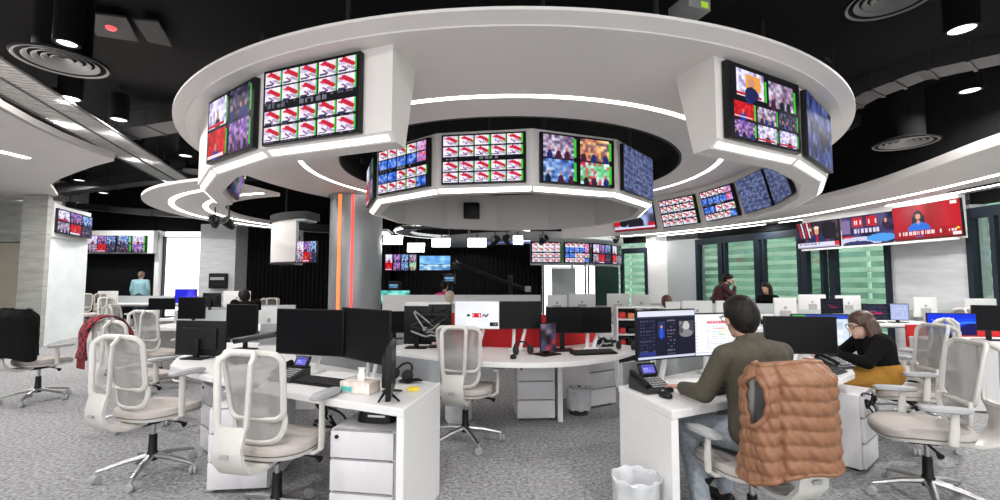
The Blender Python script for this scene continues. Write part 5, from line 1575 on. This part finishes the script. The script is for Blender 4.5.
# ------------------------------------------------------------------ clothes over chairs
def drape(name, label, cat, loc, rz, m, z0, z1, a, b, quilt=0.0, arm=True, hem=None, cy=-.28, span=150, lin=LINING, name2='shell'):
    t = thing(name, label, cat, loc, rz)
    nt_, nz = 90, 76
    g = random.Random(9)
    def P(th, u, off=0.0):
        zb = z0 + (hem(th) if hem else 0)
        z = zb + (z1 - zb) * u
        k = max(0, (u - .80) / .20)
        aa = a * (1 - .17 * k ** 1.5) * (1 + .05 * (1 - u)); bb = b * (1 - .50 * k ** 2) * (1 + .12 * (1 - u))
        wob = .010 * math.sin(5 * th + 3 * u) * (1 - u) + .006 * math.sin(11 * th + 9 * u)
        q = quilt * (abs(math.sin(PI * (z - z0) / .066 + (.30 * math.sin(3 * th) if abs(th) < R(48) else 1.1 * (abs(th) - R(48)) + .4))) ** .55 - .6) if quilt else 0
        q += (.004 * math.sin(31 * th + 40 * u) - .02 * math.exp(-((abs(th) - R(48)) / R(4)) ** 2) if quilt else 0)
        r = off + wob + q * (1 - .5 * k)
        dip = .035 * math.cos(th) ** 2 * k if not quilt else 0
        return V((aa + r) * math.sin(th), cy - (bb + r) * math.cos(th), z - .02 * k * abs(math.sin(th)))
    holes = [(-R(84), .68, R(23), .215), (R(84), .68, R(23), .215)] if arm else []
    def inside(th, u):
        return any(((th - h[0]) / h[2]) ** 2 + ((u - h[1]) / h[3]) ** 2 < 1 for h in holes)
    for nm, mm, off in ((name2, m, 0.0), ('lining', lin, -.016)):
        B = MB()
        vs, fs = [], []
        for i in range(nt_ + 1):
            th = R(-span) + 2 * R(span) * i / nt_
            for j in range(nz + 1):
                vs.append(P(th, j / nz, off))
        for i in range(nt_):
            th = R(-span) + 2 * R(span) * (i + .5) / nt_
            for j in range(nz):
                if not inside(th, (j + .5) / nz):
                    q = i * (nz + 1) + j
                    fs.append([q, q + nz + 1, q + nz + 2, q + 1])
        B.add(vs, fs)
        bmesh.ops.delete(B.bm, geom=[v for v in B.bm.verts if not v.link_faces], context='VERTS')
        o = B.build(nm, mm, t, smooth=80)
    # top closing and edges
    E_ = MB()
    for s in (-1, 1):
        E_.tube([P(s * R(span), u, -.006) for u in np.linspace(0, 1, 30)], .011, 8)
    E_.tube([P(th, 0, -.006) for th in np.linspace(-R(span), R(span), 60)], .012, 8)
    E_.tube([P(th, 1, -.008) for th in np.linspace(-R(span), R(span), 60)], .014, 8)
    for h in holes:
        E_.tube([P(h[0] + h[2] * math.cos(x), h[1] + h[3] * math.sin(x), -.004) for x in np.linspace(0, 2 * PI, 40)[:-1]], .013, 8, closed=True)
    E_.build('edge_binding', m, t, smooth=80)
    tp = MB()
    top = [P(th, 1, -.008) for th in np.linspace(-R(span), R(span), 60)]
    n = len(top)
    tp.add(top, [[i, i + 1, n - 2 - i, n - 1 - i] for i in range(n // 2 - 1)])
    tp.build('shoulder_yoke', m, t, smooth=80)
    return t
drape('puffer_vest', 'caramel quilted puffer vest hung over the chair back of the man in olive', 'vest', (1.36, 2.60, 0), face_rz(-.26, .96), VEST, .555, 1.055, .232, .165, quilt=.013, span=124, hem=lambda th: -.07 * max(0, math.sin(-th - .3)) ** 2 + .01 * math.cos(2 * th))
drape('coat', 'black coat hung over the chair back at the far left edge', 'coat', (-5.58, 5.65, 0), face_rz(.25, .97), BLACKCL, .56, 1.12, .31, .165, arm=False, hem=lambda th: .03 * math.sin(3 * th), cy=-.28, name2='cloth')
def plaid():
    m = mat('red_black_plaid', (.3, .02, .03), .9, var=0)
    nt = m.node_tree; b = nt.nodes['Principled BSDF']
    tc = nt.nodes.new('ShaderNodeTexCoord')
    ck = nt.nodes.new('ShaderNodeTexChecker'); ck.inputs['Scale'].default_value = 22
    ck.inputs['Color1'].default_value = (.30, .015, .025, 1); ck.inputs['Color2'].default_value = (.02, .015, .02, 1)
    nt.links.new(tc.outputs['Object'], ck.inputs['Vector']); nt.links.new(ck.outputs['Color'], b.inputs['Base Color'])
    return m
sc_ = thing('plaid_scarf', 'red and black plaid scarf hanging over the back of a white chair', 'scarf', (-3.64, 4.75, 0), face_rz(.5, .86))
pth = smooth2([(-.06, -.10, .84), (-.06, -.15, 1.0), (-.07, -.22, 1.085), (-.08, -.33, 1.10), (-.10, -.43, 1.04), (-.12, -.46, .88), (-.13, -.455, .70)], 5)
rings = []
for i, (x, y, z) in enumerate(pth):
    w = .085 + .02 * math.sin(i * .7)
    rings.append([(x - w, y + .01 * math.sin(i), z), (x - w * .3, y - .012, z + .012), (x + w * .4, y - .004, z + .008), (x + w, y + .012 * math.cos(i), z), (x + w, y + .02, z - .012), (x, y + .016, z - .01), (x - w, y + .02, z - .012)])
MB().loft(rings).build('cloth', plaid(), sc_, smooth=70)
fr = MB()
for k in range(9):
    x = -.13 - .08 + k * .02
    fr.tube([(x, -.45, .70), (x + .003, -.452, .65), (x - .002, -.45, .61)], .006, 5)
fr.build('fringe', plaid(), sc_)

# ------------------------------------------------------------------ studio corner
for k, (px, py, wpx, Y) in enumerate(((393, 240, 19, 13.0), (416, 247.5, 17, 13.0), (441, 242.5, 18, 13.0), (477, 242.5, 18, 13.0), (518, 240, 9.5, 13.0))):
    p = at(px, py, Y)
    w = wpx / F * Y
    t = thing('studio_light', 'glowing square studio light panel under the small drum, %s from the round column' % ('first', 'second, lowest,', 'third', 'fourth', 'last and smallest')[k], 'studio light', p, 0, 'studio light panels')
    t.rotation_euler = (R(-18), 0, 0)
    MB().box((0, .05, 0), (w + .03, .08, .29), .01).build('housing', BLACKP, t)
    MB().box((0, .004, 0), (w, .012, .26), .003).build('diffuser', SOFTBOX, t)
    hk = MB().cyl((0, .08, .1), (0, .08 + .0, .30), .02).build('yoke_mount', DARKG, t)
tr = thing('lighting_truss', 'horizontal pipe truss the studio lights hang from', 'truss', (-.6, 13.0, 2.95))
for y, z in ((0, 0), (.25, 0), (.12, .2)):
    MB().cyl((-2.2, y, z), (2.4, y, z), .03).build('pipe', DARKG, tr)
bz = MB()
for i in range(24):
    x = -2.2 + i * .19
    bz.cyl((x, 0, 0), (x + .1, .12, .2), .012, n=6).cyl((x + .1, .12, .2), (x + .19, .25, 0), .012, n=6)
bz.build('lattice', STEELG, tr)
for x in (-2, 2.2):
    MB().cyl((x, .12, .2), (x, .12, 2.24), .02).build('hanger_rod', DARKG, tr)
for k, (px, Y, z) in enumerate(((495, 13.0, 2.55), (507, 13.0, 2.57), (543, 13.0, 2.57), (616, 14.0, 2.7), (214, 10.3, 2.75), (228, 10.2, 2.7))):
    p = at(px, 240, Y)
    t = thing('stage_spotlight', ('black stage spotlight on the truss, first right of the square lights', 'black stage spotlight on the truss, second right of the square lights', 'black stage spotlight in front of the studio ring', 'black stage spotlight cluster by the press scene screen', 'black stage spotlight at the rim of the far white ring', 'second black stage spotlight at the rim of the far white ring')[k], 'spotlight', (p.x, Y, z), R(30 - 40 * (k % 2)), 'stage spotlights')
    MB().lathe([(0, -.14), (.07, -.14), (.10, .0), (.11, .14), (.09, .14), (0, .10)], 16, M=Matrix.Rotation(R(60), 4, 'X')).build('can', BLACKP, t)
    MB().tube([(-.12, 0, 0), (-.12, 0, .14), (.12, 0, .14), (.12, 0, 0)], .012, 6).build('yoke', DARKG, t)
    MB().cyl((0, 0, .14), (0, 0, (2.915 if k < 3 else (5.19 if k == 3 else 3.09)) - z), .015).build('hang_mount', DARKG, t)
p = at(401, 262.5, 15.5); tv('far studio screen with a row of small news pictures, next to the round column', (p.x, 15.5, p.z), 0, 1.1, .56, 'news4', 44, 22, 91)
p = at(435, 263, 15.5); tv('far studio screen with a pale blue sea picture', (p.x, 15.5, p.z), 0, 1.05, .5, 'sea', 30, 18, 92)
p = at(391, 297, 12.0); tv('low teal studio screen beside the round column', (p.x, 12.0, p.z), 0, 1.0, .36, 'teal', 30, 14, 93)
for k, (px, py) in enumerate(((395, 286), (450, 279))):
    p = at(px, py, 13.2 - k)
    t = thing('studio_camera', ('black studio camera on a pedestal with a small screen, nearest the round column', 'black studio camera on a pedestal with a small screen, above the person in pink')[k], 'camera', (p.x, 13.2 - k, 0), 0)
    MB().lathe([(0, 0), (.32, 0), (.30, .12), (.09, .16), (.07, p.z - .15), (0, p.z - .15)], 20).build('pedestal', BLACKP, t)
    MB().box((0, .1, p.z), (.24, .45, .26), .02).build('camera_body', BLACKP, t)
    MB().box((0, -.16, p.z + .02), (.30, .04, .24), .01).build('viewfinder', DARKG, t)
    panel_mesh('display', .24, .10, 'sea', 12, 6, t, -.182, 5, .6, Matrix.Translation((0, 0, p.z + .0)))
    MB().lathe([(0, 0), (.07, 0), (.08, .2), (0, .2)], 16, M=Matrix.Translation((0, .32, p.z)) @ Matrix.Rotation(-PI / 2, 4, 'X')).build('lens', BLACKP, t)
p0, p1, p2 = at(455, 262, 13.5), at(510, 284, 13.0), at(526, 289, 12.8)
jb = thing('jib_crane', 'black studio jib crane arm slanting across the curtain', 'jib crane', (p1.x, p1.y, 0))
L_ = lambda q: q - Vector((p1.x, p1.y, 0))
MB().tube([L_(p0), L_(p1), L_(p2)], [.04, .06, .06], 8).build('arm', BLACKP, jb)
MB().cyl((0, 0, 0), (0, 0, p1.z), .06).build('post', BLACKP, jb)
for a in (90, 210, 330):
    MB().cyl((0, 0, .5), (.5 * math.cos(R(a)), .5 * math.sin(R(a)), .02), .025).build('leg', BLACKP, jb)
MB().box(L_(p2) + V(.05, 0, 0), (.16, .14, .16), .02).build('counterweight', STEELG, jb)
MB().box(L_(p0) + V(0, 0, -.12), (.2, .3, .2), .02).build('camera_head', BLACKP, jb)
MB().box((.0, 0, p1.z + .08), (.12, .12, .35), .02).build('pivot_head', BLACKP, jb)

# ------------------------------------------------------------------ things in the black ceiling
CZ = 5.195
def downlight(label, x, y, z, power, r=.13, hide=False):
    t = thing('ceiling_downlight', label, 'downlight', (x, y, z), 0, 'black can downlights')
    MB().lathe([(r, 0), (r + .03, 0), (r + .03, .5), (0, .5), (0, .49), (r, .49)], 28).build('can', BLACKC, t)
    MB().lathe([(r - .005, .008), (r * .55, .10), (.0, .11)], 24).build('reflector', LAMPR, t)
    MB().cyl((0, 0, .5), (0, 0, CZ - z), .02, n=8).build('hanger_rod', DARKG, t)
    ld = bpy.data.lights.new('lamp', 'AREA'); ld.shape = 'DISK'; ld.size = r * 2; ld.energy = power; ld.color = (1, .975, .965)
    ld.spread = R(165)
    lo = bpy.data.objects.new('lamp', ld); C.objects.link(lo); lo.location = (0, 0, -.01); lo.parent = t
    return t
PW = 100
p = at(67, 44, 4.75); downlight('black can downlight above the large round diffuser, top left', p.x, p.y, p.z, PW * .4, .09)
p = at(70, 99, 7.2); downlight('black can downlight over the grey cable tray', p.x, p.y, p.z, PW)
p = at(962, 30, 5.2); downlight('black can downlight at the top right, larger of the two there', p.x, p.y, p.z, PW)
p = at(970, 91, 7.2); downlight('black can downlight at the top right, lower of the two there', p.x, p.y, p.z, PW)
p = at(119, 120, 8.7); downlight('small black can downlight further along the grey cable tray', p.x, p.y, p.z, PW)
p = at(875, 166, 12.0); downlight('distant black can downlight beneath the right round diffuser', p.x, p.y, p.z, PW, .10)
p = at(931, 136, 9.6); downlight('black can downlight right beside the right round diffuser', p.x, p.y, p.z, PW, .11)
ADDED_LAMPS = [(-3.2, 1.0), (-0.6, .6), (2.2, .8), (4.2, 1.2), (-5.5, 2.4), (-2.6, -1.5), (1.0, -1.8), (4.2, -1.6), (-8.6, 10.7), (-7.5, 10.8), (-1.4, 15.4), (4.0, 13.2), (-9.8, 13.2), (-12.5, 13.5), (-8.0, 8.2), (-6.2, 5.2), (-13.5, 15.5), (-12.0, 9.0)]  # extra downlights out of sight, added to brighten the room
for x, y in ADDED_LAMPS:
    downlight('added black can downlight that brightens the room, hidden above the ring or out of view', x, y, 4.4, PW * (.55 if y < 3 else 1.1))
def diffuser(label, px, py, Y, r):
    p = at(px, py, Y)
    t = thing('round_air_diffuser', label, 'air diffuser', p)
    MB().lathe([(r, 0), (r + .02, .02), (r * .62, .10), (r * .62, CZ - p.z), (0, CZ - p.z), (0, .2), (r * .55, .12), (r - .03, .01)], 40).build('duct_vent', BLACKC, t)
    for k in range(5):
        q = r * (1 - k * .19)
        MB().lathe([(q, .0 + k * .012), (q - .05, .035 + k * .012), (q - .055, .03 + k * .012), (q - .01, -.004 + k * .012)], 40, loop=True).build('cone_ring', DUCTG, t)
diffuser('large round grey ceiling air diffuser on a black duct, top left', 62, 63, 5.4, .44)
diffuser('round ceiling air diffuser on a black duct, over the right window soffit', 905, 144, 8.2, .47)
diffuser('round ceiling air diffuser cut by the top frame edge on the right', 890, 1, 4.6, .38)
diffuser('small far round air diffuser left of the ring edge, over the far white ring', 196, 172, 12.5, .40)
for k, (x, y) in enumerate(((-8.9, 8.4), (-8.0, 5.5), (-9.5, 4.0), (-7.6, 2.6))):  # lamps added in the crescent soffit to light the left side
    t = thing('added_downlight', 'recessed downlight added in the crescent soffit for more light, out of view or edge-on', 'downlight', (x, y, 3.345), 0, 'added recessed downlights')
    MB().lathe([(.07, -.006), (.085, -.006), (.085, .004), (.07, .004)], 24, loop=True).build('trim_mount', WHITE, t)
    ld = bpy.data.lights.new('lamp', 'AREA'); ld.shape = 'DISK'; ld.size = .13; ld.energy = 60; ld.color = (1, .985, .965)
    lo = bpy.data.objects.new('lamp', ld); C.objects.link(lo); lo.location = (0, 0, -.012); lo.parent = t
for k, u in enumerate((.18, .27, .36, .45, .54, .63, .72, .80, .9)):  # lamps added in the window soffit to wash the far walls
    i = int(u * (len(S1) - 1))
    q = Vector(S1[i]).lerp(Vector(S2[i]), .30 if k % 2 else .52)
    t = thing('added_downlight', 'small recessed downlight added in the window soffit to brighten the walls below', 'downlight', (q.x, q.y, 2.995), 0, 'added window soffit downlights')
    MB().lathe([(.05, -.006), (.062, -.006), (.062, .003), (.05, .003)], 24, loop=True).build('trim_mount', WHITE, t)
    ld = bpy.data.lights.new('lamp', 'AREA'); ld.shape = 'DISK'; ld.size = .09; ld.energy = 22; ld.color = (1, .99, .975)
    lo = bpy.data.objects.new('lamp', ld); C.objects.link(lo); lo.location = (0, 0, -.012); lo.parent = t
# perforated cable tray
a, b = at(-40, 25, 5.6), at(182, 182, 13.5)
a.z = b.z = 4.3
d = (b - a).normalized(); n = Vector((-d.y, d.x, 0))
ct = thing('cable_tray', 'long perforated grey cable tray running away under the black ceiling, left', 'cable tray', a)
Ld = (b - a).length
rail = MB()
for s in (-1, 0, 1):
    o = n * (.42 * s)
    rail.tube([o, o + d * Ld], .025, 6)
rail.build('side_rail', DUCTM, ct)
sl = MB()
TG = mat('tray_steel', (.16, .16, .155), .5, var=.2, scale=6)
for i in range(int(Ld / .11)):
    c0 = d * (i * .11 + .05)
    sl.loft([[c0 + n * -.4 + d * x + V(0, 0, z) for x, z in ((-.04, 0), (.04, 0), (.04, .01), (-.04, .01))], [c0 + n * .4 + d * x + V(0, 0, z) for x, z in ((-.04, 0), (.04, 0), (.04, .01), (-.04, .01))]])
sl.build('tray_slat', TG, ct, smooth=0)
for k in range(6):
    o = d * (Ld * (k + .5) / 6)
    MB().cyl(o + n * .42, o + n * .42 + V(0, 0, CZ - 4.3), .012, n=6).build('hanger_rod', DARKG, ct)
def duct(label, P, w, h, m=DUCTM, name='air_duct'):
    c0 = Vector(P[0])
    t = thing(name, label, 'duct', c0)
    rings = []
    Q = [Vector(q) - c0 for q in P]
    for i, q in enumerate(Q):
        dd = (Q[min(i + 1, len(Q) - 1)] - Q[max(i - 1, 0)]).normalized(); nn = Vector((-dd.y, dd.x, 0)).normalized()
        rings.append([q + nn * w / 2 - V(0, 0, h / 2), q - nn * w / 2 - V(0, 0, h / 2), q - nn * w / 2 + V(0, 0, h / 2), q + nn * w / 2 + V(0, 0, h / 2)])
    MB().loft(rings).build('casing', m, t, smooth=0)
    for i in range(len(Q) - 1):
        for u in (.15, .6):
            q = Q[i].lerp(Q[i + 1], u); dd = (Q[i + 1] - Q[i]).normalized(); nn = Vector((-dd.y, dd.x, 0)).normalized()
            MB().loft([[q + dd * e + nn * sx * (w / 2 + .02) + V(0, 0, sz * (h / 2 + .02)) for sx, sz in ((1, -1), (-1, -1), (-1, 1), (1, 1))] for e in (-.02, .02)]).build('duct_rib', m, t, smooth=0)
    MB().cyl(Q[0] + V(0, 0, h / 2), (Q[0].x, Q[0].y, CZ - c0.z), .015, n=6).build('hanger_rod', DARKG, t)
duct('arched dark grey air duct above the right window soffit', [at(835, 108, 7.2), at(870, 88, 6.8), at(920, 68, 6.3), at(1010, 48, 5.6)], .45, .24)
duct('straight dark grey air duct near the top right', [at(800, 66, 8.0), at(850, 45, 7.4), at(900, 25, 6.8), at(1000, -10, 6.0)], .3, .2)
duct('dark grey air duct low beside the right end of the big ring', [at(842, 126, 10.5), at(890, 112, 10.2), at(960, 100, 10.0)], .5, .3)
duct('dark air duct crossing over the left of the big ring', [at(120, 128, 9.5), at(180, 118, 9.5), at(260, 110, 9.5)], .6, .35)
duct('dark air duct over the far white ring', [at(60, 190, 14.0), at(150, 178, 14.5), at(330, 172, 15)], .5, .3)
duct('dark pipe duct over the black curtain at the far left', [at(70, 205, 15.5), at(140, 212, 15.5), at(240, 218, 15.5)], .3, .2)
PANEL = mat('dark_ceiling_board', (.045, .045, .045), .8, var=.1, spec=.2)
for k, (pa) in enumerate((((80, 12), (126, 18), (139, 42), (97, 36)), ((133, 20), (158, 22), (172, 47), (148, 42)))):
    q = [fl(*w, 5.05) for w in pa]
    c0 = sum(q, Vector()) / 4
    t = thing('ceiling_board', ('dark grey square ceiling board with a red lamp, top left', 'dark grey square ceiling board right of the one with the red lamp')[k], 'ceiling board', c0)
    MB().prism([(x - c0).to_2d() for x in q], 0, .03).build('board', PANEL, t, smooth=0)
    MB().cyl((0, 0, .03), (0, 0, CZ - 5.05), .015, n=6).build('hanger_rod', DARKG, t)
    if k == 0:
        MB().lathe([(0, -.04), (.05, -.03), (.07, 0), (0, 0)], 16).build('warning_lamp', mat('red_lamp_glow', (1, .12, .12), .5, emit=.6, var=0), t)
p = at(689, 10, 4.6)
es = thing('exit_box', 'small grey box with a yellow-green patch at the top edge over the big ring', 'box', p, R(20))
MB().box((0, 0, 0), (.28, .3, .14), .01).build('casing', STEELG, es)
MB().box((.06, -.152, -.02), (.09, .004, .06)).build('patch', mat('yellow_green_patch', (.5, .8, .05), .5, emit=.3, var=0), es)
MB().cyl((0, 0, .07), (0, 0, CZ - p.z), .015, n=6).build('hanger_rod', DARKG, es)
# recessed spots in the ring soffit: real small lamps
for k, a in enumerate(()):
    pass

# ------------------------------------------------------------------ daylight and exposure
w = bpy.data.worlds.new('daylight'); bpy.context.scene.world = w
w.use_nodes = True
bg = w.node_tree.nodes['Background']
bg.inputs['Color'].default_value = (0.97, 0.975, 1.0, 1)
bg.inputs['Strength'].default_value = 3.4
sc = bpy.context.scene
sc.view_settings.view_transform = 'Standard'
sc.view_settings.look = 'None'
sc.view_settings.gamma = 1.0
sc.view_settings.use_curve_mapping = False
sc.view_settings.exposure = 0.2
sc.cycles.use_denoising = True
sc.cycles.max_bounces = 8
sc.cycles.diffuse_bounces = 5
sc.cycles.transparent_max_bounces = 16
sc.cycles.sample_clamp_indirect = 6
